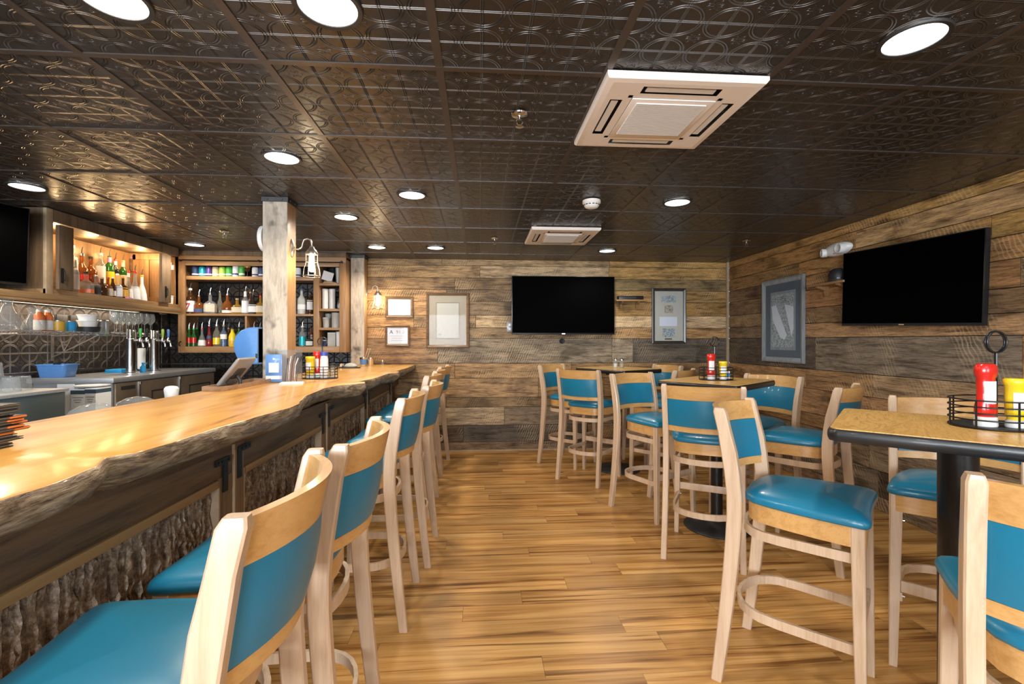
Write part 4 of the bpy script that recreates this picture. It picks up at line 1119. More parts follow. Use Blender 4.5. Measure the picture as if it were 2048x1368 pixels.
# ================================================================== back bar shelves
X0, X1, YC, Z0, Z1 = -3.215, -1.462, 5.22, 1.18, 2.20
t = thing('bottle_cabinet', 'open pine cabinet full of bottles and cans on the tin back wall', 'cabinet', (X0, YC, Z0))
def OD(b): bmesh.ops.translate(b.bm, verts=b.bm.verts, vec=(-X0, -YC, -Z0)); return b
YW = YB - .025
def pc(name, x0, x1, y0, y1, z0, z1, m='cabinet', bev=.003):
    b = B(); b.box(x0, x1, y0, y1, z0, z1, bev); return obj(name, OD(b), M[m], t)
pc('stile', X0, X0 + .07, YC, YC + .025, Z0, Z1 - .04); pc('stile', X1 - .07, X1, YC, YC + .025, Z0, Z1 - .04)
pc('bottom_rail', X0 + .0705, X1 - .0705, YC, YC + .025, Z0, Z0 + .066, 'cabinet_x'); pc('top_rail', X0, X1, YC, YC + .025, Z1 - .0395, Z1 + .02, 'cabinet_x'); pc('top_rail', X0 + .0705, X1 - .0705, YC, YC + .025, 2.115, 2.16, 'cabinet_x')
pc('side_panel', X0, X0 + .02, YC + .0255, YW, Z0, Z1); pc('side_panel', X1 - .02, X1, YC + .0255, YW, Z0, Z1)
pc('top_board', X0 + .0205, X1 - .0205, YC + .0255, YW, Z1 - .03, Z1, 'cabinet_x'); pc('bottom_board', X0 + .0205, X1 - .0205, YC + .0255, YW, Z0 + .04, Z0 + .0655, 'cabinet_x')
pc('cornice', X0 - .02, X1 + .004, YC - .01, YW, Z1 + .0205, CEIL - .0055, 'olddark')
XM = ray_x(632, YC + .02)
pc('divider', XM - .03, XM + .03, YC + .0255, YC + .30, Z0 + .066, Z1 - .0305)
ZSH = (Z0 + .0655, 1.60, 2.005)
pc('shelf', X0 + .0205, XM - .0305, YC + .026, YW - .06, 1.577, 1.60, 'cabinet_x'); pc('shelf', X0 + .0205, XM - .0305, YC + .026, YW - .06, 1.967, 2.005, 'cabinet_x')
ZR = (Z0 + .0655, 1.452, 1.66, 1.942)
for z in ZR[1:]: pc('shelf', XM + .0305, X1 - .0205, YC + .026, YW - .06, z - .028, z, 'cabinet_x')
pc('divider', ray_x(489, YC) - .011, ray_x(489, YC) + .011, YC + .03, YC + .24, Z0 + .066, 1.5765)
b = B(); b.tube([(X0 + .02, YC - .022, 2.168), (X1 - .03, YC - .022, 2.160)], .006, 8)
for x in (X0 + .03, X1 - .04, -2.37): b.cyl((x, YC - .03, 2.165), (x, YC, 2.165), .012, seg=10)
obj('curtain_rod', OD(b), M['iron'], t)
b = B(); b.tube([(X0 + .03, YC, 1.30), (X0 + .03, YC - .03, 1.29), (X0 + .03, YC - .035, 1.262), (X0 + .03, YC - .015, 1.255)], .006, 8); obj('coat_hook', OD(b), M['iron'], t)
def can(px, r, h, m, lab, y=YC + .09, z=2.0053, top='chrome'):
    x = ray_x(px, y)
    t = thing('drink_can', lab, 'can', (x, y, z), 0, 'drink cans on the top shelf')
    b = B(); b.lathe([(r * .8, 0), (r, .008), (r, h - .012), (r * .86, h)], 18); obj('sleeve', b, m, t)
    b = B(); b.lathe([(r * .80, h * .16), (r * 1.006, h * .16), (r * 1.006, h * .30), (r * .80, h * .30)], 18, closed=True, cap=False); obj('printed_band', b, M['paper'] if m is not M['paper'] else M['navy'], t)
    b = B(); b.lathe([(.001, h + .0002), (r * .86, h + .0002), (r * .80, h + .003), (r * .72, h + .001), (.001, h + .001)], 18, cap=False); obj('lid', b, M[top], t)
for px, w, m, lab in ((391, .034, 'navy', 'dark blue and white can, first on the top shelf'), (405, .035, 'aqua', 'turquoise can second on the top shelf'), (418, .032, 'purple', 'violet can third on the top shelf'),
                      (431.5, .034, 'kraft', 'tan and cream can fourth on the top shelf'), (445, .034, 'lime', 'lime green can fifth on the top shelf'), (458.5, .034, 'green', 'green and yellow can sixth on the top shelf'),
                      (471.5, .031, 'paper', 'slim white can with dark foot on the top shelf'), (484, .030, 'green', 'slim white and bright green can on the top shelf'),
                      (510.5, .032, 'paper', 'white can with gold band right of the dark goblet'), (523, .030, 'navy', 'blue and white can half hidden by the middle post'), (596, .032, 'paper', 'white printed can right of the middle post')):
    can(px, w, .105 if px not in (471.5, 484) else .13, M[m], lab)
t = thing('goblet', 'dark brown goblet standing between the cans', 'goblet', (ray_x(495, YC + .09), YC + .09, 2.0053))
b = B(); b.lathe([(.03, 0), (.028, .004), (.005, .012), (.005, .055), (.022, .065), (.032, .09), (.033, .12)], 18); obj('stem_and_bowl', b, M['g_brown'], t)
b = B(); b.lathe([(.0335, .105), (.0337, .12)], 18, cap=False); obj('rim', b, M['gold'], t)
G1, G2, G3 = 'spirit bottles on the middle shelf of the back bar', 'bottles on the lowest shelf of the back bar', 'bottles right of the middle post'
Yb = YC + .10
mid = ((381, .043, .27, C['g_brown'], C['paper'], C['white'], 'std', (.08, .52), dict(pour=1), 'brown bottle with a white label bearing a red 7'),
    (398, .045, .20, C['g_amber'], C['navy'], C['chrome'], 'flask', (.08, .28), dict(pour=2, sq=True), 'amber flask with a navy label beside the 7 bottle'),
    (420.5, .058, .22, C['clear'], C['mat_cream'], C['chrome'], 'flask', (.1, .5), dict(pour=2, sq=True), 'wide clear flask with cream label, third on the middle shelf'),
    (440, .040, .26, C['g_pale'], None, C['chrome'], 'bell', (.1, .3), dict(pour=1), 'tall clear tapering bottle behind the wide flask'),
    (455, .052, .215, C['g_amber'], C['cream'], C['chrome'], 'squat', (.05, .18), dict(pour=2), 'cut-glass pattern round bottle with amber foot'),
    (474.5, .052, .165, C['g_gold'], C['mat_cream'], C['cork'], 'flask', (.1, .45), dict(sq=True), 'low golden bottle with a cork ball stopper'),
    (491, .037, .24, C['clear'], C['paper'], C['white'], 'std', (.06, .60), dict(pour=2, neck=C['paper']), 'white labelled bottle with a white neck near the post'),
    (501, .030, .25, C['g_brown'], None, C['cork'], 'std', (.1, .5), dict(pour=1, ), 'brown bottle with corked neck peeking behind the white labelled one'),
    (506, .042, .205, C['g_dark'], C['paper'], C['ink'], 'flask', (.1, .5), dict(pour=2, sq=True), 'square dark bottle with a black and white label next to the post'),
    (521, .040, .20, C['g_gold'], C['mat_cream'], C['red'], 'flask', (.1, .45), dict(sq=True), 'red-topped golden bottle half hidden by the post'))
for i, (px, r, h, gl, lb, cp, sh, lz, kw, lab) in enumerate(mid):
    y = Yb + (.10 if i in (3, 7) else 0)
    q = bottle(ray_x(px, y), y, 1.6003, r, h, gl, lb, cp, sh, lab, G1, lz, **kw)
    if i == 0: text('printed_seven', '7', .10, M['red'], q, Matrix.Translation((.0, -r - .0035, .075)) @ Matrix.Rotation(PI / 2, 4, 'X'))
ZL = Z0 + .0658
low = ((378, .0245, .19, C['g_green'], C['red'], C['green'], 'slim', (.2, .5), dict(pour=2), 'green and red labelled bottle, leftmost on the lowest shelf'),
    (387.5, .0245, .19, C['g_green'], C['red'], C['green'], 'slim', (.2, .5), dict(pour=2), 'green and red labelled bottle, second on the lowest shelf'),
    (394, .028, .20, C['g_green'], None, C['green'], 'slim', (.2, .5), dict(pour=1), 'plain green bottle standing behind the green and red labelled pair'),
    (404, .038, .20, C['clear'], C['paper'], C['red'], 'bell', (.05, .35), dict(pour=2), 'bell shaped clear bottle with a round white label'),
    (418.5, .034, .235, C['g_red'], C['navy'], C['chrome'], 'bell', (.35, .5), dict(pour=2), 'red spirit in a tapering bottle on the lowest shelf'),
    (433.5, .037, .235, C['g_pale'], C['yellow'], C['chrome'], 'jug', (.1, .4), dict(pour=2), 'rounded clear bottle with a yellow-green label'),
    (447.5, .033, .23, C['g_blue'], C['paper'], C['cork'], 'std', (.35, .58), dict(pour=2), 'blue tinted bottle with a white label and cork'),
    (457, .026, .20, C['g_amber'], None, C['cork'], 'std', (.1, .4), dict(pour=1), 'slim amber bottle behind the yellow one'),
    (465, .038, .20, C['yellow'], C['gold'], C['matte_black'], 'jug', (.15, .3), dict(), 'bright yellow bottle on the lowest shelf'),
    (479.5, .030, .21, C['g_green'], C['paper'], C['matte_black'], 'std', (.05, .3), dict(pour=2), 'green necked bottle beside the shelf divider'),
    (508, .026, .21, C['g_gold'], C['cream'], C['cork'], 'std', (.1, .5), dict(pour=2), 'corked bottle above the blue towel dispenser'),
    (520, .024, .20, C['g_pale'], C['cream'], C['cork'], 'std', (.1, .5), dict(pour=2), 'pale bottle between the towel dispenser and the post'))
for i, (px, r, h, gl, lb, cp, sh, lz, kw, lab) in enumerate(low):
    y = Yb + (.10 if i in (2, 7) else 0)
    if i == 9: px = 478
    bottle(ray_x(px, y), y, ZL, r, h, gl, lb, cp, sh, lab, G2, lz, **kw)
for px, r, h, z, gl, lb, cp, sh, lz, kw, lab in ((603.5, .043, .27, 1.6003, C['frost'], C['paper'], C['g_blue'], 'std', (.2, .4), dict(pour=1), 'frosted grey bottle on the middle shelf right of the post'),
    (620, .032, .25, 1.6003, C['g_brown'], C['paper'], C['matte_black'], 'std', (.2, .62), dict(pour=1), 'brown bottle with a tall white label next to the cabinet divider'),
    (605, .036, .22, ZL, C['clear'], C['aqua'], C['white'], 'std', (.05, .5), dict(pour=2), 'floral patterned clear bottle on the lowest shelf right of the post'),
    (619, .036, .13, ZL, C['ink'], C['paper'], C['ink'], 'flask', (.08, .55), dict(sq=True), 'short black bottle with a white label on the lowest shelf'),
    (622, .022, .22, ZL, C['g_amber'], C['paper'], C['ink'], 'slim', (.3, .6), dict(), 'slim amber bottle behind the short black one')):
    y = Yb + (.09 if px == 622 else 0)
    bottle(ray_x(px, y), y, z, r, h, gl, lb, cp, sh, lab, G3, lz, **kw)
def tub(px, z, r, h, m, lid, lab, dy=0, sq=False, name='plastic_tub', cat='container', taper=.9):
    y = YC + .11 + dy; t = thing(name, lab, cat, (ray_x(px, y), y, z + .0004), 0)
    b = B()
    if sq: b.sweep([[Vector((sx * r * s, sy * r * .9 * s, zz)) for sx, sy in ((-1, -1), (1, -1), (1, 1), (-1, 1))] for s, zz in ((.95, 0), (1, .005), (1, h - .004), (.98, h))])
    else: b.lathe([(r * taper, 0), (r, h * .9), (r * 1.04, h * .92), (r * 1.04, h * .95), (r, h)], 22)
    obj('body', b, m, t)
    b = B()
    if sq: b.box(-r * 1.02, r * 1.02, -r * .93, r * .93, h + .0002, h + .008, .002)
    else: b.lathe([(r * 1.05, h + .0003), (r * 1.06, h + .006), (r * .9, h + .009)], 22)
    obj('lid', b, lid, t); return t
tub(651, ZR[2], .033, .215, M['white'], M['paper'], 'tall white canister, left of a pair on the right shelves', taper=1)
tub(664.5, ZR[2], .033, .215, M['white'], M['paper'], 'tall white canister, right of a pair on the right shelves', taper=1)
tub(652.5, ZR[1], .036, .105, M['frost'], M['cream'], 'stack of lidded deli tubs on the third shelf of the right section')
tub(657, ZR[1], .036, .155, M['frost'], M['frost'], 'taller stack of deli tubs behind the front stack', dy=.11)
tub(672, ZR[1], .046, .16, M['frost'], M['frost'], 'tall frosted container right of the deli tubs', taper=1)
tub(665, ZR[0], .042, .145, M['frost'], M['white'], 'pale grey box container on the bottom shelf right section', sq=True)
tub(678.5, ZR[0], .025, .155, M['white'], M['white'], 'narrow white carton at the right end of the bottom shelf', sq=True)
tub(650.5, ZR[0], .026, .062, M['navy'], M['white'], 'small blue jar with white lid on the bottom shelf')
tub(643, ZR[0], .014, .095, M['clear'], M['cork'], 'small clear jar behind the caddy ring on the bottom shelf')
tub(676, ZR[3], .024, .17, M['frost'], M['white'], 'tall pale cup stack on the top right shelf', taper=.8)
t = thing('recipe_card', 'tilted white card on the top right shelf', 'card', (ray_x(653, YC + .10), YC + .10, ZR[3] + .034), 0, rot=(.1, .30, 0))
b = B(); b.box(-.058, .058, -.002, .002, 0, .10); obj('sheet', b, M['paper'], t)
t = thing('cutting_board', 'pale wooden board lying under the tilted card', 'board', (ray_x(661, YC + .10), YC + .11, ZR[3] + .0004))
b = B(); b.box(-.07, .07, -.05, .05, 0, .014, .004); obj('slab', b, M['endgrain'], t)
b = B(); b.box(-.06, .03, -.045, .045, .0145, .026, .003); obj('upper_slab', b, M['cabinet_x'], t)
t = thing('plastic_bag', 'crumpled clear plastic bag leaning on the right cabinet side', 'bag', (ray_x(679, YC + .09), YC + .09, ZR[2] + .0004))
b = B(); b.lathe([(.020, 0), (.034, .02), (.030, .06), (.016, .10), (.006, .125), (.010, .135)], 9, sx=.8, sy=1); obj('film', b, M['clear'], t, 20)
b = B(); b.lathe([(.012, .008), (.020, .02), (.015, .05), (.002, .07)], 7); obj('contents', b, M['white'], t)

# ================================================================== stainless back counter on the left
XF_, YN, YE, ZC = -2.86, 3.86, 5.28, 1.015
t = thing('beverage_cooler', 'dark stainless back bar cooler along the left wall with framed doors', 'cooler', (XF_ - .3, 4.5, 0))
def OE(b): bmesh.ops.translate(b.bm, verts=b.bm.verts, vec=(-XF_ + .3, -4.5, 0)); return b
b = B(); b.box(XL + .04, XF_ - .03, YN + .03, YE - .01, .06, ZC - .042); obj('body', OE(b), M['steel'], t)
b = B(); b.box(XL + .016, XF_, YN, YE, ZC - .04, ZC, .004); obj('countertop', OE(b), M['steel'], t)
b = B(); b.box(XL + .06, XF_ - .05, YN + .06, YE - .03, 0, .0595); obj('plinth', OE(b), M['matte_black'], t)
b = B(); b.box(XF_ - .0295, XF_ - .008, YN + .035, 4.15, .08, ZC - .05, .003); d = obj('door', OE(b), M['darksteel'], t)
b = B(); b.box(XF_ - .008, XF_ - .004, 3.95, 4.10, ZC - .105, ZC - .075); 
obj('vent_slot', OE(b), M['matte_black'], d)
for y0, y1 in ((4.165, 4.68), (4.695, 5.26)):
    b = B(); b.box(XF_ - .0295, XF_ - .006, y0, y1, .08, ZC - .05, .003); d = obj('door', OE(b), M['darksteel'], t)
    b = B(); a0, a1, c0, c1 = y0 + .13, y1 - .08, .30, ZC - .14
    for q in ((a0, a1, c1 - .012, c1), (a0, a1, c0, c0 + .012), (a0, a0 + .012, c0 + .012, c1 - .012), (a1 - .012, a1, c0 + .012, c1 - .012)): b.box(XF_ - .006, XF_ - .002, q[0], q[1], q[2], q[3])
    obj('window_gasket', OE(b), M['matte_black'], d)
for y in (4.157, 4.688):
    b = B(); b.cyl((XF_ - .004, y, ZC - .075), (XF_ - .004, y, ZC - .052), .009, seg=12); b.box(XF_ - .012, XF_ - .002, y - .004, y + .004, .1, ZC - .05); obj('hinge', OE(b), M['chrome'], t)
def tower(px, y, label, hm):
    x = -3.105; y = ray_y(px, x)
    t = thing('beer_tower', label, 'beer tap', (x, y, ZC + .0003), 0, 'stainless beer towers')
    b = B(); b.lathe([(.055, 0), (.055, .006), (.037, .012), (.0365, .30), (.038, .302), (.038, .312), (.0365, .314), (.0365, .385), (.033, .392)], 28); obj('column', b, M['chrome'], t, 50)
    for k, (dy, m) in enumerate(hm):
        b = B(); b.tube([(.035, dy, .295), (.085, dy, .297), (.10, dy, .29), (.108, dy, .255), (.112, dy, .235)], .0085, 10); b.lathe([(.013, -.018), (.015, 0), (.013, .018)], 12, (.085, dy, .297)); obj('faucet', b, M['chrome'], t, 60)
        b = B(); b.lathe([(.007, .318), (.009, .335), (.012, .37), (.012, .395), (.006, .402)], 12, (.088, dy, 0)); obj('tap_handle', b, m, t, 60)
        b = B(); b.cyl((.087, dy, .30), (.088, dy, .3185), .006, seg=8); obj('tap_collar', b, M['red'] if k == 0 else M['chrome'], t)
    return t
tower(262, 0, 'left stainless beer tower on the back counter', ((-.01, M['green']), (.07, M['ink'])))
tower(309, 0, 'right stainless beer tower on the back counter', ((-.02, M['lime']), (.06, M['blue'])))
t = thing('cup_dispenser', 'white cup dispenser sleeve standing between the two beer towers', 'dispenser', (-3.26, ray_y(283, -3.26), ZC + .0004))
b = B(); b.lathe([(.032, 0), (.032, .215), (.028, .22)], 18); obj('sleeve', b, M['white'], t)
b = B(); b.lathe([(.034, .0), (.034, .02)], 18); obj('foot', b, M['chrome'], t)
t = thing('blue_tub', 'blue plastic tub on the near end of the back counter', 'tub', (-3.375, 3.985, ZC + .0004))
b = B(); b.sweep([[Vector((px_ * s, py2 * s, z)) for px_, py2 in rrect(.115, .075, .03)] for s, z in ((.80, 0), (.84, .004), (.98, .095), (1.06, .096), (1.06, .103), (.97, .103), (.93, .09))]); obj('basin', b, M['blue'], t, 40)
b = B(); b.tube([(-.02, 0, .06), (.0, .0, .10), (.03, .01, .125), (.06, .0, .115)], .010, 8); b.tube([(-.05, .01, .07), (-.02, .0, .115), (.02, -.01, .12)], .009, 8); obj('tools', b, M['matte_black'], t, 60)
t = thing('folded_cloth', 'bright blue folded cloth on the counter left of the beer towers', 'cloth', (-3.32, ray_y(240, -3.32), ZC + .0004), .1)
b = B(); b.box(-.07, .07, -.10, .10, 0, .014, .006); obj('lower_fold', b, M['skyblue'], t); b = B(); b.box(-.068, .068, -.095, .09, .0145, .032, .008); obj('upper_fold', b, M['skyblue'], t)
t = thing('blue_spray_bottle', 'small blue trigger bottle between the beer towers', 'bottle', (-3.10, ray_y(286, -3.10), ZC + .0004))
b = B(); b.lathe([(.022, 0), (.024, .01), (.022, .05), (.010, .065), (.009, .075)], 14); obj('body', b, M['skyblue'], t)
b = B(); b.box(-.008, .03, -.008, .008, .0755, .09, .002); obj('trigger', b, M['skyblue'], t)

# wire shelf on brackets with glassware
ZW, XW0, XW1, YW0, YW1 = 1.378, -3.50, -3.165, 2.3, 4.93
t = thing('wire_shelf', 'chrome wire shelf on black truss brackets along the tin wall', 'shelf', (XW0, 3.5, ZW))
def OG(b): bmesh.ops.translate(b.bm, verts=b.bm.verts, vec=(-XW0, -3.5, -ZW)); return b
b = B(); n = 100
for k in range(n):
    y = YW0 + (YW1 - YW0) * k / (n - 1); b.box(XW0, XW1, y - .0012, y + .0012, -.0028 + ZW - .003, ZW - .003)
for x in (XW0 + .02, (XW0 + XW1) / 2, XW1 - .04): b.box(x - .002, x + .002, YW0, YW1, ZW - .0095, ZW - .0055)
o = obj('wire_deck', OG(b), M['chrome'], t); o['kind'] = 'stuff'
b = B(); b.tube([(XW1, YW0, ZW - .003), (XW1, YW1, ZW - .003)], .003, 6); b.tube([(XW1, YW0, ZW - .028), (XW1, YW1, ZW - .028)], .003, 6)
pts = []; k = 0; y = YW0
while y < YW1: pts.append((XW1, y, ZW - (.005 if k % 2 else .026))); y += .028; k += 1
b.tube(pts, .0022, 6); obj('truss_edge', OG(b), M['chrome'], t)
for y in (3.42, 4.10):
    b = B(); b.tube([(XL + .004, y, 1.17), (XW1 + .01, y, ZW - .022)], .005, 8); b.tube([(XL + .004, y, ZW - .035), (XW1 + .01, y, ZW - .022)], .005, 8)
    b.tube([(XL + .06, y, ZW - .03), (XL + .09, y, 1.22), (XL + .16, y, ZW - .028), (XL + .2, y, 1.295), (XL + .26, y, ZW - .025)], .004, 6)
    b.box(XL + .0005, XL + .004, y - .012, y + .012, 1.14, ZW + .01); obj('bracket', OG(b), M['lamp_metal'], t)
b = B(); b.tube([(XL + .03, 3.62, ZW - .04), (XL + .03, 3.62, 1.20)], .016, 10); obj('clamp_post', OG(b), M['tealsteel'], t)
ZT = ZW + .0006
def decanter(x, y, lab, s=1.0, name='glass_carafe'):
    t = thing(name, lab, 'carafe', (x, y, ZT))
    b = B(); b.lathe([(r * s, z * s) for r, z in ((.045, 0), (.07, .01), (.075, .035), (.062, .075), (.035, .12), (.024, .155), (.026, .185), (.036, .205), (.034, .205), (.022, .18))], 26, cap=False); obj('vessel', b, M['clear'], t, 60)
    b = B(); b.lathe([(.001, .001), (.044 * s, .001), (.044 * s, .005), (.001, .006)], 20, cap=False); obj('glass_foot', b, M['clear'], t)
decanter(-3.30, ray_y(14, -3.30), 'tall clear glass carafe at the left end of the wire shelf', 1.12)
decanter(-3.29, ray_y(64, -3.29), 'smaller round glass decanter beside the orange capped bottles', .80, 'glass_decanter')
for px, lab in ((79, 'orange juice bottle with white cap, left of the pair on the wire shelf'), (96, 'orange juice bottle with white cap, right of the pair on the wire shelf')):
    x = -3.33; t = thing('juice_bottle', lab, 'bottle', (x, ray_y(px, x), ZT), 0, 'juice bottles on the wire shelf')
    b = B(); b.lathe([(.030, 0), (.034, .01), (.034, .085), (.030, .095), (.033, .115), (.020, .14), (.016, .145)], 20); obj('body', b, M['orange'], t, 50)
    b = B(); b.lathe([(.0345, .01), (.0345, .083)], 20, cap=False); obj('paper_label', b, M['paper'], t)
    b = B(); b.lathe([(.020, .1455), (.020, .162), (.017, .164)], 18); obj('cap', b, M['white'], t)
for px, m, lab in ((117, 'gold', 'short wide can with an orange fruit label on the wire shelf'), (140, 'skyblue', 'short wide can with a light blue label on the wire shelf')):
    x = -3.30; t = thing('food_can', lab, 'can', (x, ray_y(px, x), ZT), 0, 'food cans on the wire shelf')
    b = B(); b.lathe([(.040, 0), (.040, .004), (.039, .006), (.039, .078), (.040, .080), (.040, .084)], 24); obj('tin', b, M['chrome'], t)
    b = B(); b.lathe([(.0395, .006), (.0395, .078)], 24, cap=False); obj('paper_label', b, M[m], t)
x = -3.30; t = thing('cake_pan', 'black round pan on the wire shelf under the white bowls', 'pan', (x, ray_y(176, x), ZT))
b = B(); b.lathe([(.070, 0), (.076, .004), (.080, .040), (.083, .042), (.078, .042), (.072, .006), (.001, .005)], 32, cap=False); obj('pan', b, M['matte_black'], t)
b = B(); b.lathe([(.079, .036), (.084, .038), (.084, .044), (.079, .044)], 32, closed=True, cap=False); obj('rolled_rim', b, M['iron'], t)
for k, s in enumerate((.85, 1.0)):
    b_ = thing('white_bowl', ('lower' if k == 0 else 'upper') + ' white bowl of the stack standing in the black pan', 'bowl', (x, ray_y(176, x), ZT + .0065 + k * .048), 0, 'white bowls stacked in the pan')
    b = B(); b.lathe([(.045, 0), (.05, .004), (.062, .06), (.070, .085), (.073, .088), (.069, .088), (.058, .06), (.045, .008), (.001, .006)], 28, cap=False); obj('bowl', b, M['white'], b_, 50)
    b = B(); b.lathe([(.070, .085), (.0745, .087), (.0745, .092), (.070, .092)], 28, closed=True, cap=False); obj('rim', b, M['white'], b_)
t = thing('steel_canister', 'brushed steel canister on the wire shelf right of the white bowls', 'canister', (x, ray_y(202, x), ZT))
b = B(); b.lathe([(.052, 0), (.053, .003), (.053, .095), (.055, .098)], 28); obj('body', b, M['steel'], t)
b = B(); b.lathe([(.056, .0985), (.056, .104), (.05, .107)], 28); obj('lid', b, M['chrome'], t)
WG = B(); WG.lathe([(.034, 0), (.033, .002), (.006, .006), (.0035, .015), (.0035, .078), (.010, .086), (.030, .108), (.038, .132), (.037, .158), (.030, .190), (.0295, .190), (.0365, .158), (.0372, .132), (.029, .109), (.008, .089)], 22, cap=False)
wg_me = WG.mesh('wine_glass', M['clear'], 60)
rims = B(); rims.lathe([(.0292, .1885), (.0308, .1885), (.0308, .191), (.0292, .191)], 22, closed=True, cap=False); rim_me = rims.mesh('rim', M['acrylic'])
k = 0
for col, px in enumerate((226, 238, 250, 262, 274, 286, 298, 312)):
    for rw, x in enumerate((-3.23, -3.40)):
        pq = px + 3 + (4 if rw else 0); y = ray_y(pq, x)
        if y > YW1 - .04: continue
        where = ('front row' if rw == 0 else 'back row')
        ordn = ('first', 'second', 'third', 'fourth', 'fifth', 'sixth', 'seventh', 'last')[col]
        t = thing('wine_glass', 'clear wine glass on the wire shelf, %s from the left in the %s' % (ordn, where), 'glass', (x, y, ZT), 0, 'wine glasses on the wire shelf')
        obj('bowl_and_stem', wg_me, None, t); obj('rim', rim_me, None, t)
t = thing('outlet_cover', 'left grey metal outlet cover on the tin wall above the wire shelf', 'outlet', (XL + .0005, ray_y(122, XL), 1.47), 0, 'metal outlet covers')
for i in range(2):
    if i: t = thing('outlet_cover', 'right grey metal outlet cover on the tin wall behind the white bowls', 'outlet', (XL + .0005, ray_y(149, XL), 1.47), 0, 'metal outlet covers')
    b = B(); b.box(0, .012, -.05, .05, -.055, .055, .003); obj('plate', b, M['galv'], t)
    b = B(); b.cyl((.012, 0, .03), (.014, 0, .03), .004, seg=8); obj('screw', b, M['chrome'], t)

# ================================================================== behind the bar: washer, sink, cartons
t = thing('glass_washer', 'grey-green steel back of the glass washer behind the bar at the left edge', 'washer', (-2.33, 1.9, 0))
b = B(); b.box(-.27, .27, -.9, .575, 0, 1.052, .004); obj('casing', b, M['tealsteel'], t)
b = B(); b.box(-.28, .285, -.9, .58, 1.0525, 1.068, .003); obj('top_tray', b, M['steel'], t)
def tumbler(x, y, z, lab):
    t = thing('rocks_glass', lab, 'glass', (x, y, z + .0004), 0, 'upturned rocks glasses on the washer')
    b = B(); b.lathe([(.034, 0), (.036, .001), (.030, .062), (.028, .066), (.001, .067)], 12, cap=False); obj('glass_wall', b, M['clear'], t, 25)
    b = B(); b.lathe([(.001, .052), (.029, .052), (.0285, .060), (.001, .061)], 12, cap=False); obj('thick_base', b, M['acrylic'], t)
tumbler(-2.20, 2.41, 1.068, 'upturned rocks glass, right corner of the group on the washer')
tumbler(-2.28, 2.41, 1.068, 'upturned rocks glass, second from the right on the washer')
tumbler(-2.36, 2.41, 1.068, 'upturned rocks glass, third from the right on the washer')
tumbler(-2.17, 2.32, 1.068, 'upturned rocks glass in front of the right corner one on the washer')
tumbler(-2.26, 2.335, 1.136, 'upturned rocks glass stacked on top of the others on the washer')
tumbler(-2.26, 2.325, 1.068, 'upturned rocks glass carrying the stacked one on the washer')
t = thing('bar_sink', 'stainless sink bench behind the bar with a raised rim', 'sink', (-1.80, 2.95, 0))
b = B(); b.box(-.25, .26, -.93, .90, .0, .88); obj('bench', b, M['steel'], t)
b = B()
for q in ((-.25, .26, -.93, -.92), (-.25, .26, .89, .90), (-.25, -.24, -.92, .89), (.25, .26, -.92, .89)): b.box(q[0], q[1], q[2], q[3], .8802, .8812)
obj('rim', b, M['steel'], t)
for y, sx, lab in ((2.17, 1.0, 'clear domed lid lying on the sink bench, nearer of two'), (2.43, 1.0, 'clear domed lid lying on the sink bench, further of two')):
    t = thing('clear_lid', lab, 'lid', (-1.69, y, .8815), 0, 'clear domed lids on the sink bench')
    b = B(); b.lathe([(.11, 0), (.112, .008), (.105, .06), (.08, .12), (.04, .142), (.001, .148)], 26, cap=False, sx=sx); obj('dome', b, M['clear'], t, 60)
    b = B(); b.lathe([(.112, .0), (.122, .002), (.122, .008), (.112, .010)], 26, closed=True, cap=False, sx=sx); obj('flange', b, M['acrylic'], t)
t = thing('paper_cup', 'white crumpled paper cup standing behind the bar edge', 'cup', (ray_x(343, 2.72), 2.72, .8815))
b = B(); b.lathe([(.028, 0), (.032, .12), (.036, .15), (.035, .155)], 18); obj('cup', b, M['white'], t)
b = B(); b.lathe([(.034, .1555), (.026, .168), (.012, .172), (.001, .172)], 11, sx=1.1); obj('napkin', b, M['paper'], t, 20)
t = thing('ice_bin', 'stainless ice bin on the working side of the bar', 'bin', (-2.72, 3.25, 0))
b = B(); b.box(-.36, .30, -.30, .45, 0, .76, .004); obj('body', b, M['steel'], t)
b = B(); b.box(-.37, .31, -.31, .46, .7605, .775, .002); obj('lid', b, M['steel'], t)
def carton(px, y, w, h, lab, line, words=True):
    x = ray_x(px, y); t = thing('white_carton', lab, 'carton', (x, y + .06, .7755), .0, 'white cartons on the ice bin')
    b = B(); b.box(-w / 2, w / 2, -.06, .06, 0, h, .002); obj('box', b, M['paper'], t)
    b = B(); b.box(-w / 2 - .0008, w / 2 + .0008, -.0612, .0605, h - .030, h - .006); obj('green_band', b, M['mat_blue'], t)
    if words:
        R = Matrix.Rotation(PI / 2, 4, 'X')
        text('lettering', line, .032, M['ink'], t, Matrix.Translation((0, -.0625, h * .28)) @ R)
        b = B()
        for k, q in enumerate((.40, .28, .2)): b.box(-w * q, w * q, -.0612, -.0602, h * (.78 - .06 * k), h * (.795 - .06 * k))
        obj('small_print', b, M['inkgrey'], t)
carton(155.5, 3.0, .080, .235, 'white carton with green band and printed letters, left of two', 'Coq')
carton(180.5, 3.0, .062, .240, 'white carton with green band and printed letters, right of two', 'Coq')
t = thing('white_sheet', 'blank white sheet standing up beside the two printed cartons', 'paper', (ray_x(126, 3.0), 3.02, .7755), .1)
b = B(); b.box(-.045, .045, -.002, .002, 0, .265); obj('sheet', b, M['paper'], t)
b = B(); b.box(-.03, .034, .003, .05, 0, .15); obj('backing_block', b, M['white'], t)
t = thing('paper_plate', 'white round plate lying on top of the printed cartons', 'plate', (ray_x(168, 3.03), 3.09, 1.017))
b = B(); b.lathe([(.001, 0), (.06, .0), (.085, .008), (.087, .010), (.06, .004), (.001, .003)], 26, cap=False); obj('dish', b, M['white'], t)
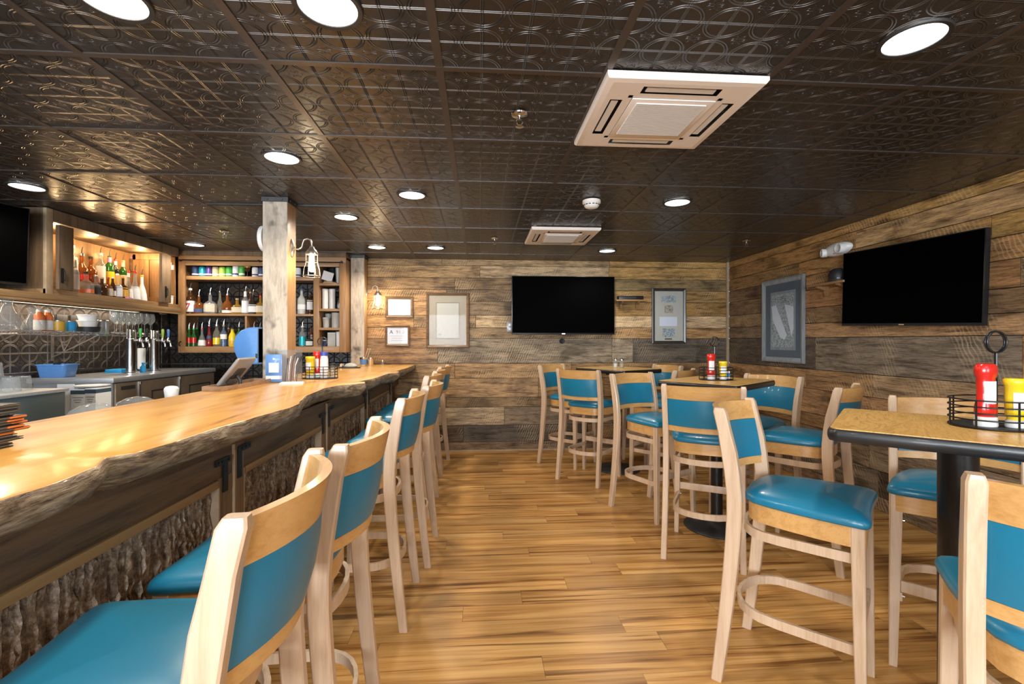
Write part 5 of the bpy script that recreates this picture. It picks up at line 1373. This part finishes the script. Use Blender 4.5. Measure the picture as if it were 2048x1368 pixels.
b = B(); b.lathe([(.085, .0085), (.088, .0095), (.088, .012), (.085, .012)], 26, closed=True, cap=False); obj('rim', b, M['paper'], t)

# ================================================================== on the bar top (z = 1.03)
ZBT = 1.0303
mb = B(); mb.box(-.14, .14, -.11, .11, 0, .0028, .001); menu_me = mb.mesh('cover', M['menu'])
pg = B(); pg.box(-.134, .134, -.105, .105, .0029, .0055); pg_me = pg.mesh('pages', M['mat_cream'])
mb = B(); mb.box(-.14, .14, -.11, .11, .0056, .0076, .0008); menu2_me = mb.mesh('cover', M['menu'])
mr = B(); mr.box(.100, .141, -.112, -.04, .0022, .0064, .0008); red_me = mr.mesh('corner_print', M['orange'])
rr = random.Random(4)
ORD = ('bottom', 'second', 'third', 'fourth', 'fifth', 'sixth', 'seventh', 'eighth', 'ninth', 'tenth', 'eleventh', 'twelfth', 'thirteenth', 'top')
for k in range(14):
    t = thing('menu', 'black menu, %s of the stack on the bar' % (ORD[k] if k in (0, 13) else ORD[k] + ' from the bottom'), 'menu',
              (-1.31 + rr.uniform(-.006, .010), 1.16 + rr.uniform(-.01, .014) + (.015 if 4 < k < 10 else 0), ZBT + k * .0079), PI / 2 + rr.uniform(-.05, .05), 'stacked menus on the bar')
    obj('cover', menu_me, None, t); obj('pages', pg_me, None, t); obj('cover', menu2_me, None, t)
    if 4 <= k <= 9: obj('corner_print', red_me, None, t)
# payment tablet in a wooden tray
t = thing('wooden_tray', 'walnut tray on the bar top under the grey tablet', 'tray', (-1.435, 2.93, ZBT))
P = [(-.068, -.29), (.03, -.31), (.068, -.24), (.068, .26), (.04, .285), (-.068, .285)]
b = B(); b.prism(P, 0, .006); obj('base', b, M['tray_wood'], t)
b = B(); fr = []
for i in range(len(P)):
    a = Vector(P[i]); q = a * .86; fr.append([Vector((a.x, a.y, .0062)), Vector((a.x, a.y, .026)), Vector((q.x, a.y * .955, .026)), Vector((q.x, a.y * .955, .0062))])
b.sweep(fr, closed=True); obj('raised_rim', b, M['tray_wood'], t)
t = thing('payment_tablet', 'grey point of sale tablet leaning in the wooden tray, seen from behind', 'tablet', (-1.445, 2.84, ZBT + .0085))
Mt = Matrix.Translation((-.035, .0, .006)) @ Matrix.Rotation(.66, 4, 'Y') @ Matrix.Scale(.80, 4)
b = B(); b.sweep([[Mt @ Vector((xx, py2 * s, .125 + pz * s)) for py2, pz in rrect(.13, .125, .02)] for xx, s in ((-.012, .97), (-.008, 1), (.004, 1), (.012, .93))]); obj('shell', b, M['device'], t, 50)
b = B(); b.box(-.0135, -.0122, -.115, .115, .012, .238, M=Mt); obj('screen', b, M['screen'], t)
b = B(); b.box(.0122, .022, -.055, .055, .075, .165, .004, M=Mt); b.tube([Mt @ Vector((.02, 0, .10)), Vector((.045, 0, .035)), Vector((.045, 0, .004))], .010, 8); obj('stand', b, M['matte_black'], t)
b = B(); b.tube([Mt @ Vector((.014, -.06, .10)), Mt @ Vector((.02, -.09, .05)), Vector((.02, -.08, .012)), Vector((.045, -.03, .008))], .003, 6); obj('cable', b, M['ink'], t)
# small sign holder, blue sign
t = thing('table_sign', 'blue and white sign in a clear stand on the bar in front of the post', 'sign', (ray_x(548, 3.17), 3.17, ZBT), .05)
b = B(); b.box(-.060, .060, -.032, .032, 0, .005, .001); obj('stand_foot', b, M['acrylic'], t)
b = B(); b.box(-.052, .052, -.003, .003, .0055, .185, .002); obj('panel', b, M['blue'], t)
b = B(); b.box(-.050, .050, -.0042, -.0032, .022, .045); b.box(-.031, .031, -.0044, -.0033, .066, .130); b.box(-.006, .006, -.0044, -.0033, .150, .162)
obj('blank_white_patches', b, M['paper'], t)
t = thing('cutlery_box', 'clear acrylic box of dark cutlery in front of the timber post', 'box', (ray_x(583, 3.17), 3.165, ZBT), .0)
b = B()
for q in ((-.055, .055, -.045, -.042), (-.055, .055, .042, .045), (-.055, -.052, -.042, .042), (.052, .055, -.042, .042)): b.box(q[0], q[1], q[2], q[3], 0, .215)
b.box(-.052, .052, -.042, .042, 0, .003)
obj('clear_walls', b, M['acrylic'], t)
for k in range(5):
    b = B(); x = -.035 + .018 * k; ln = .16 + .012 * (k % 3)
    b.tube([(x, -.01 + .01 * (k % 2), .006), (x + .008, 0, ln * .7), (x + .012 + .004 * k, .005, ln)], [.003, .003, .006], 8); obj('cutlery', b, M['chrome'] if k % 2 else M['matte_black'], t, 60)
t = thing('napkin_stack', 'flat white napkins on the bar between the sign and the condiment caddy', 'napkins', (ray_x(584, 3.05), 3.05, ZBT), .2)
b = B(); b.box(-.07, .07, -.03, .03, 0, .008, .002); obj('lower_napkins', b, M['paper'], t)
b = B(); b.box(-.062, .066, -.028, .026, .0083, .014, .002); obj('upper_napkins', b, M['white'], t)

def squeeze(x, y, z, m, lab, h, r, flat_=.75, kind='ketchup', rz=0.0, group=None):
    """upside-down squeeze bottle standing on its white cap"""
    t = thing(kind + '_bottle', lab, 'sauce bottle', (x, y, z), rz, group)
    b = B(); b.lathe([(r * .86, 0), (r * .90, .003), (r * .86, h * .15), (r * .80, h * .155)], 24, sy=.9); obj('flip_cap', b, M['white'], t)
    if kind == 'ketchup': pr = [(r * .80, .156), (r * .98, .20), (r, .30), (r * .80, .42), (r * .78, .55), (r * .84, .70), (r * .80, .76), (r * 1.0, .84), (r * 1.0, .94), (r * .80, .99), (r * .2, 1.0)]
    else: pr = [(r * .72, .156), (r * .76, .22), (r * .88, .26), (r * .94, .60), (r * .96, .86), (r * 1.06, .88), (r * 1.06, .97), (r * .9, 1.0), (r * .2, .995)]
    b = B(); b.lathe([(a, c * h) for a, c in pr], 26, sy=flat_ if kind == 'ketchup' else .9); obj('bottle_body', b, m, t, 50)
    b = B()
    rr_ = r * (.86 if kind == 'ketchup' else .955); s_ = flat_ if kind == 'ketchup' else .9
    for a0 in (-PI / 2 - .3,):
        vs = [[b.bm.verts.new((rr_ * 1.02 * math.cos(a0 - .75 + 1.5 * i / 8), rr_ * s_ * 1.04 * math.sin(a0 - .75 + 1.5 * i / 8), zz)) for i in range(9)] for zz in (h * .36, h * .72)]
        for i in range(8): b._f([vs[0][i], vs[0][i + 1], vs[1][i + 1], vs[1][i]])
    obj('paper_label', b, M['paper'], t)
    return t
def caddy(x, y, z, label, rx, ry, ring=True, handle_x=.0):
    t = thing('condiment_caddy', label, 'caddy', (x, y, z), 0, 'black wire condiment caddies')
    b = B()
    def loop(zz, rad=.0022): b.tube([(rx * math.cos(2 * PI * i / 48), ry * math.sin(2 * PI * i / 48), zz) for i in range(48)], rad, 6, closed=True)
    for zz in (.004, .028, .048, .068, .088): loop(zz)
    for k in range(8):
        a = 2 * PI * (k + .5) / 8; b.tube([(rx * math.cos(a), ry * math.sin(a), .001), (rx * math.cos(a), ry * math.sin(a), .090)], .0026, 6)
    obj('wire_basket', b, M['iron'], t)
    b = B(); b.lathe([(.001, .003), (1, .003), (1, .006), (.001, .006)], 40, sx=rx * .99, sy=ry * .99, cap=False)
    obj('base_plate', b, M['matte_black'], t)
    if ring:
        b = B(); b.tube([(handle_x, .02, .006), (handle_x, .02, .235)], .0045, 8); obj('handle_rod', b, M['bezel'], t)
        for dx in (-.0035, .0035):
            b = B(); b.tube([(handle_x + .034 * math.cos(2 * PI * i / 30), .02 + dx, .268 + .034 * math.sin(2 * PI * i / 30)) for i in range(30)], .0028, 8, closed=True); obj('handle_ring', b, M['bezel'], t, 60)
    return t
ZTB = 1.0303
# near table
caddy(1.645, 1.375, ZTB, 'black wire condiment caddy with a tall ring handle on the near table', .135, .105, True, .012)
squeeze(1.575, 1.355, ZTB + .0065, M['red'], 'red ketchup bottle standing on its cap in the near table caddy', .195, .034, .72, 'ketchup', .2, 'ketchup bottles in the caddies')
squeeze(1.640, 1.325, ZTB + .0065, M['yellow'], 'yellow mustard bottle standing on its cap in the near table caddy', .150, .029, .9, 'mustard', 0, 'mustard bottles in the caddies')
t = thing('sugar_packets', 'bundle of white, blue and pink sweetener packets in the near table caddy', 'packets', (1.712, 1.335, ZTB + .0065), .3)
b = B(); rq = random.Random(2)
for m_, n_, z0 in (('pink', 3, .0), ('paper', 4, .024)):
    for i in range(n_):
        b = B(); b.box(-.03, .03, -.026, .026, z0 + .0078 * i, z0 + .0078 * i + .0072, .002, M=Matrix.Rotation(rq.uniform(-.15, .15), 4, 'Z')); obj('packet', b, M[m_], t)
b = B(); b.box(-.028, .012, -.022, .024, .0560, .0620, .002); obj('packet', b, M['skyblue'], t)
# middle table
caddy(1.66, 3.19, ZTB, 'black wire condiment caddy with a ring handle on the middle table', .115, .085, True, .0)
squeeze(1.610, 3.160, ZTB + .0065, M['red'], 'red ketchup bottle standing on its cap in the middle table caddy', .178, .031, .72, 'ketchup', .1, 'ketchup bottles in the caddies')
squeeze(1.690, 3.150, ZTB + .0065, M['yellow'], 'yellow mustard bottle with white tip in the middle table caddy', .125, .027, .9, 'mustard', 0, 'mustard bottles in the caddies')
t = thing('sweetener_box', 'small white sweetener packets in the middle table caddy', 'packets', (1.735, 3.20, ZTB + .0065), 0)
b = B(); b.box(-.022, .022, -.02, .02, 0, .055, .003); obj('packet_block', b, M['paper'], t); b = B(); b.box(-.0225, .0225, -.0212, -.0202, .02, .035); obj('printed_band', b, M['skyblue'], t)
# bar caddy
caddy(-1.165, 3.50, ZBT, 'black wire condiment caddy with a ring handle on the bar beside the post', .125, .085, True, .01)
squeeze(-1.225, 3.475, ZBT + .0065, M['yellow'], 'yellow mustard bottle in the caddy on the bar', .155, .032, .9, 'mustard', 0, 'mustard bottles in the caddies')
squeeze(-1.198, 3.541, ZBT + .0065, M['red'], 'red ketchup bottle in the caddy on the bar, behind the mustard', .19, .030, .72, 'ketchup', .2, 'ketchup bottles in the caddies')
t = thing('mayonnaise_jar', 'tall white mayonnaise bottle with blue lid in the caddy on the bar', 'jar', (-1.125, 3.47, ZBT + .0065))
b = B(); b.lathe([(.026, 0), (.029, .004), (.028, .13), (.024, .155), (.024, .160)], 22); obj('jar_body', b, M['white'], t, 50)
b = B(); b.lathe([(.027, .1605), (.028, .185), (.024, .188)], 22); obj('lid', b, M['royal'], t)
b = B(); b.lathe([(.0292, .03), (.0288, .10)], 22, cap=False); obj('paper_label', b, M['paper'], t)
t = thing('pepper_grinder', 'small black and white pepper shaker in the caddy on the bar', 'shaker', (-1.080, 3.52, ZBT + .0065))
b = B(); b.lathe([(.018, 0), (.019, .004), (.018, .075), (.015, .085)], 16); obj('body', b, M['clear'], t)
b = B(); b.lathe([(.016, .0855), (.017, .102), (.012, .106)], 16); obj('cap', b, M['ink'], t)
# salt and pepper on the far table
for x, y, m, lab in ((1.395, 4.74, 'white', 'glass salt shaker with steel top on the far table, left of two'), (1.455, 4.72, 'kraft', 'glass pepper shaker with steel top on the far table, right of two')):
    t = thing('salt_shaker' if m == 'white' else 'pepper_shaker', lab, 'shaker', (x, y, ZTB + .0002), 0, 'shakers on the far table')
    b = B(); b.lathe([(.022, 0), (.024, .004), (.023, .06), (.018, .072)], 10); obj('glass_body', b, M['clear'], t, 30)
    b = B(); b.lathe([(.020, .003), (.020, .045)], 10); obj('filling', b, M[m], t)
    b = B(); b.lathe([(.0195, .0725), (.0205, .085), (.016, .096), (.004, .099)], 14); obj('steel_top', b, M['chrome'], t, 60)
# far end of the bar
for px, y, h, r, lab in ((727, 5.20, .095, .040, 'blue and silver printed metal pail holding wooden handles, left of two at the far end of the bar'), (741, 5.22, .090, .036, 'plain silver metal pail, right of two at the far end of the bar')):
    t = thing('metal_pail', lab[:200] if len(lab.split()) <= 16 else ' '.join(lab.split()[:16]), 'pail', (ray_x(px, y), y, ZBT), 0, 'metal pails on the bar')
    b = B(); b.lathe([(r * .78, 0), (r * .80, .002), (r, h), (r * 1.06, h + .002), (r * .96, h + .002), (r * .78, .006), (.001, .005)], 22, cap=False); obj('pail', b, M['chrome'], t)
    if px == 727:
        b = B(); b.lathe([(r * .86, h * .2), (r * .985, h * .8)], 22, cap=False); obj('printed_band', b, M['blue'], t)
for dx, rz_, lab in ((-.008, .30, 'left wooden handle leaning out of the printed metal pail'), (.016, .30, 'right wooden handle leaning out of the printed metal pail')):
    y = 5.20; t = thing('wooden_brush', lab, 'brush', (ray_x(727, y) + dx, y, ZBT + .008), 0, 'brushes in the pail', rot=(0, rz_, 0))
    b = B(); b.tube([(0, 0, 0), (0, 0, .10), (0, 0, .185)], [.006, .007, .009], 10); obj('handle', b, M['endgrain'], t); b = B(); b.tube([(0, 0, .1855), (0, 0, .193)], [.009, .004], 10); obj('handle_tip', b, M['cork'], t)
t = thing('ashtray_pan', 'dark tray with steel cups and a rag at the far end of the bar', 'tray', (ray_x(697, 4.85), 4.85, ZBT), .15)
b = B(); b.prism(rrect(.115, .06, .03), 0, .008); obj('tray', b, M['matte_black'], t)
b = B(); b.lathe([(.024, .0085), (.028, .045), (.026, .045), (.022, .012)], 18, (-.07, 0, 0)); obj('steel_cup', b, M['chrome'], t)
b = B(); b.lathe([(.04, .0085), (.045, .02), (.028, .045), (.01, .052), (.001, .053)], 11, (.02, .005, 0), sx=1.5, cap=False); obj('rag', b, M['frost'], t, 30)
t = thing('dropper_bottle', 'tiny clear bottle with white tip on the bar near the back wall', 'bottle', (ray_x(765, 5.28), 5.28, ZBT))
b = B(); b.lathe([(.012, 0), (.013, .004), (.012, .035), (.005, .045)], 12); obj('body', b, M['clear'], t); b = B(); b.lathe([(.006, .0455), (.006, .058), (.002, .066)], 10); obj('tip', b, M['white'], t)
